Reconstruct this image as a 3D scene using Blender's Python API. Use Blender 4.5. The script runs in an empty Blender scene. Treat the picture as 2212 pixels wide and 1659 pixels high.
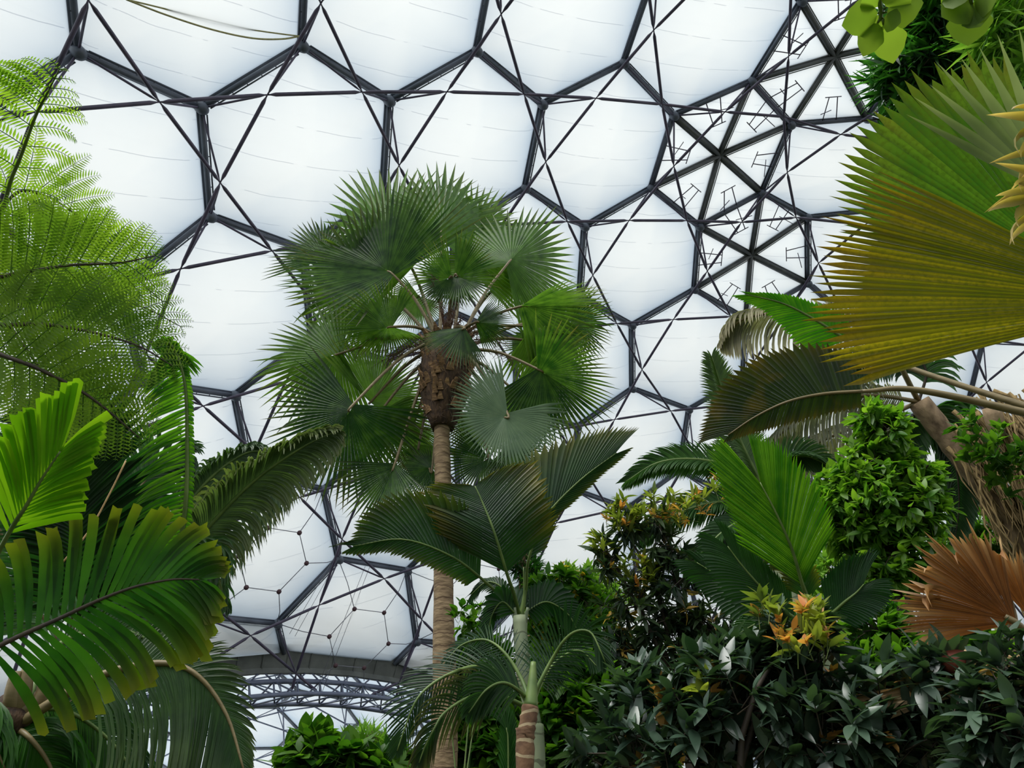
import bpy, math, random
import numpy as np
from mathutils import Vector, Matrix
R_ = math.radians
rnd = random.Random(7)
SC = bpy.context.scene
COL = SC.collection
# ------------------------------------------------------------------ camera
EYE = Vector((0, 0, 1.6)); PITCH = R_(35); FPX = 1603.0
VF = Vector((0, math.cos(PITCH), math.sin(PITCH)))
VU = Vector((0, -math.sin(PITCH), math.cos(PITCH)))
VX = Vector((1, 0, 0))
cam = bpy.data.cameras.new('camera'); cam.sensor_width = 36; cam.lens = 36 * FPX / 2212
cam.clip_end = 600; cam.clip_start = .05
co = bpy.data.objects.new('camera', cam); COL.objects.link(co)
co.location = EYE; co.rotation_euler = (R_(90) + PITCH, 0, 0); SC.camera = co

def ray(x, y):
    return (VX * (x - 1106) - VU * (y - 829.5) + VF * FPX).normalized()
def P(x, y, d):                      # place at a distance d (metres) from the viewpoint
    return EYE + ray(x, y) * d
def PY(x, y, Y):                     # place at a horizontal distance Y in front
    r = ray(x, y); return EYE + r * (Y / r.y)
def mpp(d):                          # metres per photo pixel at distance d
    return d / FPX
DOWN = Vector((0, 0, -1))

# ------------------------------------------------------------------ objects
def link(o, parent=None):
    COL.objects.link(o)
    if parent is not None: o.parent = parent
    return o
def tag(o, label=None, cat=None, group=None, kind=None):
    if label: o['label'] = label
    if cat: o['category'] = cat
    if group: o['group'] = group
    if kind: o['kind'] = kind
    return o
def empty(name, loc, label=None, cat=None, group=None, kind=None):
    o = bpy.data.objects.new(name, None); o.location = loc; o.empty_display_size = .1
    COL.objects.link(o)
    return tag(o, label, cat, group, kind)

class MB:
    """collects vertices, faces and a per-vertex (random, along, age) record; build() links ONE mesh object"""
    def __init__(s): s.v = []; s.f = []; s.d = []; s.n = 0
    def add(s, v, f, d=None):
        n = s.n; v = [tuple(p) for p in v]
        s.v.append(np.array(v, dtype=np.float32).reshape(-1, 3)); s.n += len(v)
        s.f.extend([tuple(i + n for i in q) for q in f])
        s.d.append(np.array(d if d is not None else [(0.5, 0.5, 0)] * len(v), dtype=np.float32))
    def add_np(s, v, f, d):          # v (k,3), f (m,4) arrays
        n = s.n; s.v.append(v.astype(np.float32)); s.n += len(v)
        s.f.extend(map(tuple, (f + n).tolist())); s.d.append(d.astype(np.float32))
    def build(s, name, mat, parent=None, smooth=True, loc=None):
        me = bpy.data.meshes.new(name)
        V = np.concatenate(s.v)
        o = bpy.data.objects.new(name, me)
        if parent is not None:
            off = parent.matrix_world.translation if False else world_loc(parent)
        else:
            off = Vector(loc) if loc is not None else Vector(V.mean(0).tolist())
        if loc is None and parent is not None:
            o.location = (0, 0, 0)
        elif parent is None: o.location = off
        V = V - np.array(off, dtype=np.float32)
        me.from_pydata(V.tolist(), [], s.f)
        a = me.color_attributes.new('ld', 'FLOAT_COLOR', 'POINT')
        D = np.concatenate(s.d); D4 = np.ones((len(D), 4), np.float32); D4[:, :3] = D
        a.data.foreach_set('color', D4.ravel())
        if smooth: me.polygons.foreach_set('use_smooth', [True] * len(me.polygons))
        me.materials.append(mat); me.update()
        return link(o, parent)
def world_loc(o):
    v = Vector(o.location)
    while o.parent is not None: o = o.parent; v += Vector(o.location)
    return v

def frame(t, hint=Vector((0, 0, 1))):
    t = t.normalized(); s = t.cross(hint)
    if s.length < 1e-4: s = t.cross(Vector((1, 0, 0)))
    s.normalize(); return t, s, s.cross(t)
def spline(pts, n):
    """Catmull-Rom through pts, n+1 samples"""
    p = [Vector(q) for q in pts]; p = [2 * p[0] - p[1]] + p + [2 * p[-1] - p[-2]]
    m = len(p) - 3; out = []
    for i in range(n + 1):
        u = i / n * m; k = min(int(u), m - 1); t = u - k
        a, b, c, d = p[k:k + 4]
        out.append(.5 * ((2 * b) + (c - a) * t + (2 * a - 5 * b + 4 * c - d) * t * t + (3 * b - a - 3 * c + d) * t ** 3))
    return out
def tube(mb, pts, rad, k=8, cap=True, r=.5, age=0, jit=0):
    n = len(pts); rad = rad if isinstance(rad, (list, tuple)) else [rad] * n
    v = []; f = []; d = []; s0 = None
    for i, p in enumerate(pts):
        t = (pts[min(i + 1, n - 1)] - pts[max(i - 1, 0)]).normalized()
        if s0 is None: _, s0, _ = frame(t)
        s0 = (s0 - t * s0.dot(t)); s0 = s0.normalized() if s0.length > 1e-6 else frame(t)[1]
        u = s0.cross(t)
        for j in range(k):
            a = 2 * math.pi * j / k; q = rad[i] * (1 + (rnd.uniform(-jit, jit) if jit else 0))
            v.append(p + (s0 * math.cos(a) + u * math.sin(a)) * q); d.append((r, i / max(1, n - 1), age))
    for i in range(n - 1):
        for j in range(k):
            f.append((i * k + j, i * k + (j + 1) % k, (i + 1) * k + (j + 1) % k, (i + 1) * k + j))
    if cap:
        f.append(tuple(range(k - 1, -1, -1))); f.append(tuple((n - 1) * k + j for j in range(k)))
    mb.add(v, f, d)
def box_between(mb, a, b, up, w, h):
    t = (b - a).normalized(); s = t.cross(up).normalized(); u = s.cross(t)
    v = [p + s * (x * w / 2) + u * (y * h / 2) for p in (a, b) for x, y in ((-1, -1), (1, -1), (1, 1), (-1, 1))]
    mb.add(v, [(0, 1, 2, 3), (7, 6, 5, 4), (0, 4, 5, 1), (1, 5, 6, 2), (2, 6, 7, 3), (3, 7, 4, 0)])
def ball(mb, c, r, k=10, m=6, sq=(1, 1, 1)):
    v = []; f = []
    for i in range(m + 1):
        a = math.pi * i / m
        for j in range(k):
            b = 2 * math.pi * j / k
            v.append(c + Vector((math.sin(a) * math.cos(b) * sq[0], math.sin(a) * math.sin(b) * sq[1], math.cos(a) * sq[2])) * r)
    for i in range(m):
        for j in range(k): f.append((i * k + j, i * k + (j + 1) % k, (i + 1) * k + (j + 1) % k, (i + 1) * k + j))
    mb.add(v, f)

# ------------------------------------------------------------------ materials
def lin(c):
    return tuple((x / 12.92 if x <= .04045 else ((x + .055) / 1.055) ** 2.4) for x in [q / 255 for q in c]) + (1,)
class NT:
    def __init__(s, name):
        s.m = bpy.data.materials.new(name); s.m.use_nodes = True; s.t = s.m.node_tree; s.t.nodes.clear()
    def n(s, typ, **kw):
        o = s.t.nodes.new(typ)
        for k, v in kw.items():
            if hasattr(o, k): setattr(o, k, v)
        return o
    def l(s, a, b): s.t.links.new(a, b)
    def out(s, sh):
        o = s.n('ShaderNodeOutputMaterial'); s.l(sh, o.inputs[0]); return s.m
    def mix(s, fac, a, b, mode='MIX'):
        o = s.n('ShaderNodeMix', data_type='RGBA', blend_type=mode)
        for i, x in ((0, fac), (6, a), (7, b)):
            if hasattr(x, 'is_linked'): s.l(x, o.inputs[i])
            else: o.inputs[i].default_value = x
        return o.outputs[2]
    def math(s, op, a, b=0.0, clamp=False):
        o = s.n('ShaderNodeMath', operation=op); o.use_clamp = clamp
        for i, x in ((0, a), (1, b)):
            if hasattr(x, 'is_linked'): s.l(x, o.inputs[i])
            else: o.inputs[i].default_value = x
        return o.outputs[0]
    def noise(s, scale, detail=3, vec=None, stretch=None):
        o = s.n('ShaderNodeTexNoise'); o.inputs['Scale'].default_value = scale; o.inputs['Detail'].default_value = detail
        if vec is None:
            tc = s.n('ShaderNodeTexCoord'); vec = tc.outputs['Object']
        if stretch:
            mp = s.n('ShaderNodeMapping'); mp.inputs['Scale'].default_value = stretch; s.l(vec, mp.inputs[0]); vec = mp.outputs[0]
        s.l(vec, o.inputs['Vector']); return o.outputs['Fac']
def leaf_mat(name, dark, light, tip=None, trans=.45, rough=.4, tcol=(1.5, 1.6, .7), spec=.4, nscale=6, tippow=.5, mottle=None):
    """leaf: two-tone green by the per-leaflet random value, aged tips, lets light through"""
    g = NT(name); at = g.n('ShaderNodeAttribute', attribute_name='ld'); sp = g.n('ShaderNodeSeparateColor'); g.l(at.outputs['Color'], sp.inputs[0])
    nz = g.noise(nscale, 3)
    fac = g.math('ADD', g.math('MULTIPLY', sp.outputs[0], .7), g.math('MULTIPLY', g.math('SUBTRACT', nz, .5), 1.0), True)
    c = g.mix(fac, lin(dark), lin(light))
    if mottle:
        m2 = g.noise(mottle[1], 5); r = g.n('ShaderNodeMapRange'); g.l(m2, r.inputs[0]); r.inputs[1].default_value = mottle[2]; r.inputs[2].default_value = mottle[3]
        c = g.mix(r.outputs[0], c, lin(mottle[0]))
    if tip:
        tf = g.math('MULTIPLY', sp.outputs[2], g.math('ADD', nz, tippow), True)
        c = g.mix(tf, c, lin(tip))
    pr = g.n('ShaderNodeBsdfPrincipled'); g.l(c, pr.inputs['Base Color']); pr.inputs['Roughness'].default_value = rough
    pr.inputs['Specular IOR Level'].default_value = spec
    tr = g.n('ShaderNodeBsdfTranslucent'); g.l(g.mix(1.0, c, tcol + (1,), 'MULTIPLY'), tr.inputs[0])
    mx = g.n('ShaderNodeMixShader'); mx.inputs[0].default_value = trans
    g.l(pr.outputs[0], mx.inputs[1]); g.l(tr.outputs[0], mx.inputs[2])
    return g.out(mx.outputs[0])
def plain(name, a, b=None, rough=.6, scale=8, metal=0, stretch=None, bump=0, detail=4, ring=None):
    g = NT(name); pr = g.n('ShaderNodeBsdfPrincipled'); pr.inputs['Roughness'].default_value = rough; pr.inputs['Metallic'].default_value = metal
    nz = g.noise(scale, detail, stretch=stretch)
    c = g.mix(g.math('MULTIPLY', g.math('SUBTRACT', nz, .3), 2.2, True), lin(a), lin(b or a))
    if ring:                          # ring scars across a stem: (colour, rings per metre, share)
        tc = g.n('ShaderNodeTexCoord'); se = g.n('ShaderNodeSeparateXYZ'); g.l(tc.outputs['Object'], se.inputs[0])
        z = g.math('ADD', g.math('MULTIPLY', se.outputs[2], ring[1]), g.math('MULTIPLY', g.noise(5, 3), .9))
        fr = g.math('FRACT', z); rg = g.math('LESS_THAN', fr, ring[2]); c = g.mix(rg, c, lin(ring[0]))
    g.l(c, pr.inputs['Base Color'])
    if bump:
        b_ = g.n('ShaderNodeBump'); b_.inputs['Strength'].default_value = bump; b_.inputs['Distance'].default_value = .03
        g.l(nz, b_.inputs['Height']); g.l(b_.outputs[0], pr.inputs['Normal'])
    return g.out(pr.outputs[0])
# nodes of the outer hexagon grid of the geodesic roof (metres)
NODE = {
 'A1':(-15.36,14.79,26.29), 'A2':(-8.84,17.46,31.21), 'A3':(-12.65,18.31,28.15), 'A4':(-13.38,22.69,26.55), 'A6':(-10.30,26.20,28.02),
 'B1':(-1.69,20.07,35.19), 'B2':(-5.79,21.02,32.62), 'B3':(1.61,23.59,36.09), 'B4':(5.95,22.53,38.17), 'B5':(-6.53,25.35,31.03),
 'B6':(0.75,27.81,34.48), 'B7':(8.41,29.93,36.98), 'B8':(4.37,31.16,34.97), 'B9':(9.26,25.95,38.49), 'C1':(15.57,20.87,41.31),
 'C2':(13.69,24.79,40.04), 'C5':(16.76,27.61,39.95), 'C6':(11.95,33.00,36.94), 'C7':(15.83,31.56,38.46), 'D1':(12.20,37.04,35.23),
 'D2':(4.29,35.35,33.14), 'D3':(8.00,38.31,33.19), 'D4':(8.37,42.49,30.94), 'D5':(12.78,44.98,30.83), 'D6':(4.53,43.62,28.54),
 'E2':(-14.06,31.21,22.72), 'G1':(-10.91,38.79,21.27), 'H1':(-10.47,42.82,18.65), 'H2':(-13.63,43.29,14.90), 'H3':(-6.75,46.15,19.19),
 'H4':(-6.31,50.00,15.80), 'H5':(-16.78,39.75,14.21), 'q3':(16.30,39.73,34.90), 'q1':(19.35,33.52,38.36), 'A5':(-18.66,15.56,22.95),
 'F':(-16.66,23.58,23.21), 'G0':(-19.32,20.05,21.37), 'A1u':(-14.15,10.31,27.65), 'A2u':(-7.76,12.99,32.44), 'B1u':(-0.61,15.57,36.40),
 'B4u':(7.19,18.02,39.43), 'T1t':(-10.49,9.44,30.61), 'T2t':(-3.73,12.11,34.99), 'T3t':(3.72,14.69,38.47), 'T4t':(11.89,17.34,40.97),
 'E1':(-10.56,30.63,26.10), 'E3':(-17.02,27.89,21.24), 'E4':(-14.03,35.40,20.45), 'K':(-17.09,35.82,16.81), 'Xc':(-3.21,28.89,31.95),
 'Xd':(-3.46,33.28,30.00), 'Xe':(-7.22,34.10,27.06), 'Xg':(0.24,36.51,30.57), 'Xi':(0.32,40.71,28.23), 'Xk':(-3.54,41.48,25.31),
 'Xj':(-7.28,38.30,24.66), 'Xm':(-3.37,45.39,22.52), 'J1':(4.38,47.44,25.64), 'J2':(0.51,48.26,22.74), 'J3':(8.50,50.04,25.42),
 'J4':(12.44,48.84,27.89), 'J5':(9.96,54.42,21.91), 'p1':(16.70,43.70,32.69), 'r1':(20.13,19.62,42.29), 'r2':(23.28,23.31,41.94),
 'r3':(21.57,27.69,40.66), 'q2':(20.40,37.90,36.57), 'L1':(0.94,51.86,19.61), 'L2':(-2.39,52.66,16.28), 'H4b':(-9.56,50.11,12.35),
 'H2b':(-13.05,46.93,11.89),
}
HX=[['A1','A3','A2','A2u','T1t','A1u'],['A2','B2','B1','B1u','T2t','A2u'],['B1','B3','B4','B4u','T3t','B1u'],['B4','B9','C2','C1','T4t','B4u'],
['A1','A3','A4','F','G0','A5'],['A3','A2','B2','B5','A6','A4'],['B2','B1','B3','B6','Xc','B5'],['B3','B4','B9','B7','B8','B6'],['B9','C2','C5','C7','C6','B7'],['C2','C1','r1','r2','r3','C5'],
['A4','A6','E1','E2','E3','F'],['A6','B5','Xc','Xd','Xe','E1'],['Xc','B6','B8','D2','Xg','Xd'],['B8','B7','C6','D1','D3','D2'],['C6','C7','q1','q2','q3','D1'],
['D2','D3','D4','D6','Xi','Xg'],['D3','D1','q3','p1','D5','D4'],['E1','Xe','Xj','G1','E4','E2'],['Xe','Xd','Xg','Xi','Xk','Xj'],
['E4','G1','H1','H2','H5','K'],['G1','Xj','Xk','Xm','H3','H1'],['Xk','Xi','D6','J1','J2','Xm'],['D6','D4','D5','J4','J3','J1'],['H1','H3','H4','H4b','H2b','H2'],['H3','Xm','J2','L1','L2','H4']]
# ------------------------------------------------------------------ roof: sphere, cells, steel
DC = Vector((28.664, 9.507, -21.682)); DR = 65.33; EL = 4.8
VENT = (8, 9, 14)
ND = [Vector(v) for v in NODE.values()]; NI = {k: i for i, k in enumerate(NODE)}
CELL = [[NI[a] for a in h] for h in HX]
def onsph(p): return DC + (p - DC).normalized() * DR
def cen(c): return sum((ND[i] for i in c), Vector()) / 6
AN = Vector((.65444, -.73799, .16455)).normalized(); AD = -39.6       # plane of the arch where two domes meet
# carry the grid on over the sphere: cell centres get hexagonal coordinates and a smooth map
for c in CELL:                         # same turning sense everywhere
    m = cen(c)
    if (ND[c[0]] - m).cross(ND[c[1]] - m).dot(m - DC) < 0: c.reverse()
eo = {}
for ci, c in enumerate(CELL):
    for i in range(6): eo.setdefault(frozenset((c[i], c[(i + 1) % 6])), []).append((ci, i))
DIRS = [(1, 0), (0, 1), (-1, 1), (-1, 0), (0, -1), (1, -1)]
ax = {0: (0, 0)}; off = {0: 0}; todo = [0]
while todo:
    k = todo.pop()
    for i in range(6):
        for (m, j) in eo[frozenset((CELL[k][i], CELL[k][(i + 1) % 6]))]:
            if m == k or m in ax: continue
            d = (i + off[k]) % 6; ax[m] = (ax[k][0] + DIRS[d][0], ax[k][1] + DIRS[d][1]); off[m] = (d + 3 - j) % 6; todo.append(m)
def basis(q, r): return [1, q, r, q * q, q * r, r * r]
Amat = np.array([basis(*ax[k]) for k in range(len(CELL))], float)
Bmat = np.array([tuple(onsph(cen(c))) for c in CELL])
coef = np.linalg.lstsq(Amat, Bmat, rcond=None)[0]
byax = {v: k for k, v in ax.items()}
def ccen(q, r):
    if (q, r) in byax: return onsph(cen(CELL[byax[(q, r)]]))
    return onsph(Vector((np.array(basis(q, r)) @ coef).tolist()))
VK = {}                                # a node is named by the three cells that meet there
for k, c in enumerate(CELL):
    q, r = ax[k]
    for i in range(6):
        d0 = DIRS[(i - 1 + off[k]) % 6]; d1 = DIRS[(i + off[k]) % 6]
        VK.setdefault(frozenset(((q, r), (q + d0[0], r + d0[1]), (q + d1[0], r + d1[1]))), c[i])
for q in range(-14, 15):
    for r in range(-14, 15):
        if (q, r) in byax: continue
        C2 = ccen(q, r)
        if (C2 - EYE).normalized().dot(VF) < .5 or C2.z < 2 or AN.dot(C2) - AD < -4: continue
        if min((C2 - cen(c)).length for c in CELL[:25]) > 9.5 * EL or not .6 < (ccen(q + 1, r) - C2).length / (1.73 * EL) < 1.5: continue
        new = []
        for i in range(6):
            d0 = DIRS[i - 1]; d1 = DIRS[i]; key = frozenset(((q, r), (q + d0[0], r + d0[1]), (q + d1[0], r + d1[1])))
            if key not in VK:
                ND.append(onsph(sum((ccen(*t) for t in key), Vector()) / 3)); VK[key] = len(ND) - 1
            new.append(VK[key])
        CELL.append(new)

steel = plain('galvanised_steel', (74, 80, 92), (100, 106, 118), rough=.45, scale=1.2, metal=.0)
steel_thin = plain('inner_steel', (56, 53, 74), (92, 82, 102), rough=.5, scale=1.5)
def film_mat(name, tint, clear=.55):
    g = NT(name); tc = g.n('ShaderNodeTexCoord'); uv = tc.outputs['UV']
    se = g.n('ShaderNodeSeparateXYZ'); g.l(uv, se.inputs[0])
    # welded seams: thin grey lines across the foil
    w = g.noise(.35, 2)
    y = g.math('ADD', g.math('MULTIPLY', se.outputs[1], .62), g.math('MULTIPLY', w, .16))
    fr = g.math('FRACT', y); seam = g.math('LESS_THAN', fr, .018)
    gap = g.math('GREATER_THAN', g.noise(.9, 2), .42)
    seam = g.math('MULTIPLY', seam, gap)
    col = g.mix(g.math('MULTIPLY', seam, .5), lin(tint), lin((150, 155, 165)))
    dirt = g.noise(.5, 6); dr = g.n('ShaderNodeMapRange'); g.l(dirt, dr.inputs[0]); dr.inputs[1].default_value = .45; dr.inputs[2].default_value = .75
    col = g.mix(g.math('MULTIPLY', dr.outputs[0], .12), col, lin((205, 212, 214)))
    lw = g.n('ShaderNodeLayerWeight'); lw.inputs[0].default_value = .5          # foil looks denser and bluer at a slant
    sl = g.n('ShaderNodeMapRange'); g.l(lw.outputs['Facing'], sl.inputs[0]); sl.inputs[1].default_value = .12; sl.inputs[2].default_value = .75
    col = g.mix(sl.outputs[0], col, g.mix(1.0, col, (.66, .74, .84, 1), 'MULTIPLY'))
    tl = g.n('ShaderNodeBsdfTranslucent'); g.l(col, tl.inputs[0])
    df = g.n('ShaderNodeBsdfDiffuse'); g.l(col, df.inputs[0])
    m1 = g.n('ShaderNodeMixShader'); m1.inputs[0].default_value = .12; g.l(tl.outputs[0], m1.inputs[1]); g.l(df.outputs[0], m1.inputs[2])
    tp = g.n('ShaderNodeBsdfTransparent'); g.l(col, tp.inputs[0])
    m2 = g.n('ShaderNodeMixShader'); g.l(g.math('SUBTRACT', clear, g.math('MULTIPLY', seam, .25)), m2.inputs[0])
    g.l(m1.outputs[0], m2.inputs[1]); g.l(tp.outputs[0], m2.inputs[2])
    return g.out(m2.outputs[0])
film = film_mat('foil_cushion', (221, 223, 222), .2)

def cushion(mb, ring, c, out, h_in, h_out, M=8, S=6):
    """inflated pillow over a polygon: inner and outer skin meeting at the rim"""
    nb = len(ring); rim = []
    for i in range(nb):
        for s in range(S): rim.append(ring[i].lerp(ring[(i + 1) % nb], s / S))
    K = len(rim)
    for side, h in ((-1, h_in), (1, h_out)):
        v = [c + out * (h * side)]; f = []
        for m in range(1, M + 1):
            t = m / M
            for q in rim:
                p = c.lerp(q, t); v.append(p + out * (side * h * (1 - t ** 2.2) ** .85 if t < 1 else 0))
        for j in range(K):
            f.append((0, 1 + j, 1 + (j + 1) % K))
            for m in range(M - 1):
                a = 1 + m * K; b = a + K; f.append((a + j, b + j, b + (j + 1) % K, a + (j + 1) % K))
        mb.add(v, f)
def set_uv(o, c, ux, uy):
    me = o.data; uv = me.uv_layers.new(name='UVMap')
    n = len(me.vertices); V = np.empty(n * 3, np.float32); me.vertices.foreach_get('co', V); V = V.reshape(-1, 3) + np.array(o.location, np.float32)
    d = V - np.array(c, np.float32); U = np.stack([d @ np.array(ux), d @ np.array(uy)], 1)
    li = np.empty(len(me.loops), np.int32); me.loops.foreach_get('vertex_index', li)
    uv.data.foreach_set('uv', U[li].astype(np.float32).ravel())

def keep_cell(c): 
    return sum(AN.dot(ND[i]) - AD > 0 for i in c) >= 1
cells = [(k, c) for k, c in enumerate(CELL) if keep_cell(c)]
edges = {}
for k, c in cells:
    for i in range(6): edges.setdefault(tuple(sorted((c[i], c[(i + 1) % 6]))), []).append(k)
def clip(p, q):                       # cut a bar at the arch
    a, b = AN.dot(p) - AD, AN.dot(q) - AD
    if a < 0 and b < 0: return None
    if a < 0: p = p.lerp(q, a / (a - b))
    elif b < 0: q = q.lerp(p, b / (b - a))
    return p, q
INW = 1.45; SHIFT = Vector((0, .14, -.2))
def mid_in(e):
    m = (ND[e[0]] + ND[e[1]]) / 2; return m + (DC - m).normalized() * INW + SHIFT
mids = {e: mid_in(e) for e in edges}
def bar_mb(a, b, r, k=8, taper=0):
    mb = MB(); L = (b - a).length
    if taper and L > 1:
        t = .34 / L
        tube(mb, [a, a.lerp(b, t * .35), a.lerp(b, t), a.lerp(b, 1 - t), a.lerp(b, 1 - t * .35), b], [r * .38, r * .38, r, r, r * .38, r * .38], k)
    else: tube(mb, [a, b], r, k)
    return mb
def in_view(p, m=250):
    d = p - EYE; z = d.dot(VF)
    if z <= 0: return False
    x = 1106 + d.dot(VX) / z * FPX; y = 829.5 - d.dot(VU) / z * FPX
    return -m < x < 2212 + m and -m < y < 1659 + m
roof = empty('ceiling', (0, 40, 0), 'dark steel hexagon space frame of the big domed roof overhead', 'roof frame', kind='structure')
def parts_limited(name, bars, mat, parent, cap=98):
    """bars: [(a, b, builder)] - the nearest `cap` one mesh each, the rest one mesh of kind stuff"""
    bars = sorted(bars, key=lambda q: (not in_view((q[0] + q[1]) / 2, 60), ((q[0] + q[1]) / 2 - EYE).length))
    rest = MB()
    for i, (a, b, fn) in enumerate(bars):
        mb = fn()
        if i < cap: mb.build(name, mat, parent)
        else: merge(rest, mb)
    if rest.n: tag(rest.build(name, mat, parent), kind='stuff')
def merge(A, B):
    n = A.n
    for v, d in zip(B.v, B.d): A.v.append(v); A.d.append(d)
    A.f.extend([tuple(i + n for i in q) for q in B.f]); A.n += B.n
def outer_bar(a, b):
    up = ((a + b) / 2 - DC).normalized(); mb = MB()
    tube(mb, [a, b], .125, 10)
    box_between(mb, a + up * .2, b + up * .2, up, .34, .16)        # clamping frame that holds the foil
    sd = (b - a).cross(up).normalized(); o = sd * .2 - up * .02
    if AN.dot(a) > 0 or True: tube(mb, [a.lerp(b, .06) + o, a.lerp(b, .94) + o], .035, 6)   # air line
    for q in range(1, 7):
        p = a.lerp(b, q / 7); tube(mb, [p, p + o * 1.05], .022, 5)
    return mb
ob = []
for e in edges:
    ab = clip(ND[e[0]], ND[e[1]])
    if ab: ob.append((ab[0], ab[1], (lambda a, b: (lambda: outer_bar(a, b)))(*ab)))
parts_limited('outer_strut', ob, steel, roof)
ib = {}; bb = []
for k, c in cells:
    es = [tuple(sorted((c[i], c[(i + 1) % 6]))) for i in range(6)]
    for i in range(6):
        key = tuple(sorted((es[i], es[(i + 1) % 6]))); ib[key] = (mids[es[i]], mids[es[(i + 1) % 6]])
for e in edges:
    for n in e: bb.append((ND[n], mids[e]))
L = []
for a, b in ib.values():
    ab = clip(a, b)
    if ab: L.append((ab[0], ab[1], (lambda a, b: (lambda: bar_mb(a, b, .08, 8, 1)))(*ab)))
parts_limited('inner_strut', L, steel_thin, roof)
L = []
for a, b in bb:
    ab = clip(a, b)
    if ab: L.append((ab[0], ab[1], (lambda a, b: (lambda: bar_mb(a, b, .05, 6, 1)))(*ab)))
parts_limited('brace', L, steel_thin, roof)
hubs = []
def hub_mb(p):
    mb = MB(); u = (p - DC).normalized()
    tube(mb, [p - u * .34, p - u * .3, p - u * .1, p + u * .2], [.08, .2, .26, .26], 12)
    return mb
used = {n for e in edges for n in e if AN.dot(ND[n]) - AD > 0}
hubs = [(ND[n], ND[n], (lambda p: (lambda: hub_mb(p)))(ND[n])) for n in used]
parts_limited('node_hub', hubs, steel, roof)

# --- cells: inflated foil cushions, three of them vents divided into six triangles
wn = 0
vent_steel = plain('vent_steel', (84, 88, 92), (112, 114, 112), rough=.5, scale=2)
WIRED = {frozenset(HX[19]): 'near', frozenset(HX[23]): 'b', frozenset(HX[24]): 'c'}
wire_mat = plain('wire_steel', (120, 120, 130), (140, 140, 150), rough=.5); disc_mat = plain('wire_disc', (88, 62, 70), (104, 76, 82), rough=.6)
inv = {i: n for n, i in NI.items()}
for k, c in cells:
    ring0 = [ND[i] for i in c]
    ring = []
    for i in range(6):                 # cut at the arch plane
        a, b = ring0[i], ring0[(i + 1) % 6]; da, db = AN.dot(a) - AD, AN.dot(b) - AD
        if da >= 0: ring.append(a)
        if (da < 0) != (db < 0): ring.append(a.lerp(b, da / (da - db)))
    if len(ring) < 3: continue
    C = sum(ring, Vector()) / len(ring); up = (C - DC).normalized()
    if not in_view(C, 900): continue
    wn += 1
    sv = VU - VX * .06; uy = (sv - up * up.dot(sv)).normalized(); ux = uy.cross(up)
    if k in VENT:
        Cc = C + up * .25
        w = empty('window_%d' % wn, C, 'roof hexagon with opening vents divided into six triangular panes', 'roof window', 'opening vent hexagons of the roof', 'structure')
        for i in range(6):
            tri = [Cc, ring[i], ring[(i + 1) % 6]]; cc = sum(tri, Vector()) / 3
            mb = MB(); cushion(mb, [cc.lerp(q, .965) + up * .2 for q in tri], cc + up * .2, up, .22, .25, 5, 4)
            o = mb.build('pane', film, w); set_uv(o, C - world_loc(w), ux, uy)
            mb = MB(); outer = bar_mb(Cc, ring[i], .12, 8); merge(mb, outer); box_between(mb, Cc + up * .2, ring[i] + up * .2, up, .36, .2)
            sd = (ring[i] - Cc).cross(up).normalized()
            for s in (-1, 1): tube(mb, [Cc.lerp(ring[i], .05) + sd * .2 * s, Cc.lerp(ring[i], .95) + sd * .2 * s], .03, 6)
            mb.build('window_frame', vent_steel, w)
            # opening gear: a pair of push rods from the rim to a cross bar
            e = (ring[i] + ring[(i + 1) % 6]) / 2; mb = MB()
            for s in (-.45, .45):
                q = e + (ring[(i + 1) % 6] - ring[i]).normalized() * s
                tube(mb, [q, q.lerp(Cc, .42) - up * .25], .032, 6)
            a = e.lerp(Cc, .42) - up * .25; t = (ring[(i + 1) % 6] - ring[i]).normalized()
            tube(mb, [a - t * .5, a + t * .5], .03, 6)
            tube(mb, [e.lerp(Cc, .2) - up * .12, e.lerp(Cc, .2) - up * .12 + t * .9 - up * .5], .025, 6)
            mb.build('opener_rods', steel_thin, w)
    else:
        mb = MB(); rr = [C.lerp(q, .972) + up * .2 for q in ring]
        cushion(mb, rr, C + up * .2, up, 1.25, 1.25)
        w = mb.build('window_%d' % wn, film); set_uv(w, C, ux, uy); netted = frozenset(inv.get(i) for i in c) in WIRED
        tag(w, 'inflated white foil roof cushion with a hexagon cable net' if netted else 'plain inflated white foil cushion of the near dome', 'roof cushion', 'cushions with cable nets' if netted else 'plain cushions of the near dome', 'structure')
        if frozenset(inv.get(i) for i in c) in WIRED and len(ring) >= 5:
            mb = MB(); dm = []
            hx = []
            C0 = sum(ring0, Vector()) / 6
            for q in ring0: hx.append(C0.lerp(q, .42) - up * 1.18)
            ok = [AN.dot(p) - AD > .3 for p in hx]
            for i in range(6):
                j = (i + 1) % 6
                if ok[i] and ok[j]: tube(mb, [hx[i], hx[j]], .024, 5)
                if ok[i] and AN.dot(ring0[i]) > AD: tube(mb, [hx[i], C0.lerp(ring0[i], .74) - up * .78, C0.lerp(ring0[i], .97) - up * .02], .024, 5)
                elif ok[i]: ab = clip(hx[i], C0.lerp(ring0[i], .9) - up * .5); tube(mb, [ab[0], ab[1]], .024, 5)
            hx = [p for p, k_ in zip(hx, ok) if k_]
            o = mb.build('cable_net', wire_mat, w); 
            for p in hx:
                mb = MB(); tube(mb, [p - up * .05, p + up * .02], .14, 10); mb.build('cable_disc', disc_mat, w)
floor_mat = plain('planting_soil', (46, 44, 30), (70, 78, 40), rough=.95, scale=2.5)
mb = MB(); N = 48
ctr = Vector((DC.x, DC.y, 0)); vv = [ctr + Vector((math.cos(2 * math.pi * i / N), math.sin(2 * math.pi * i / N), 0)) * 100 for i in range(N)]
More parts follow.
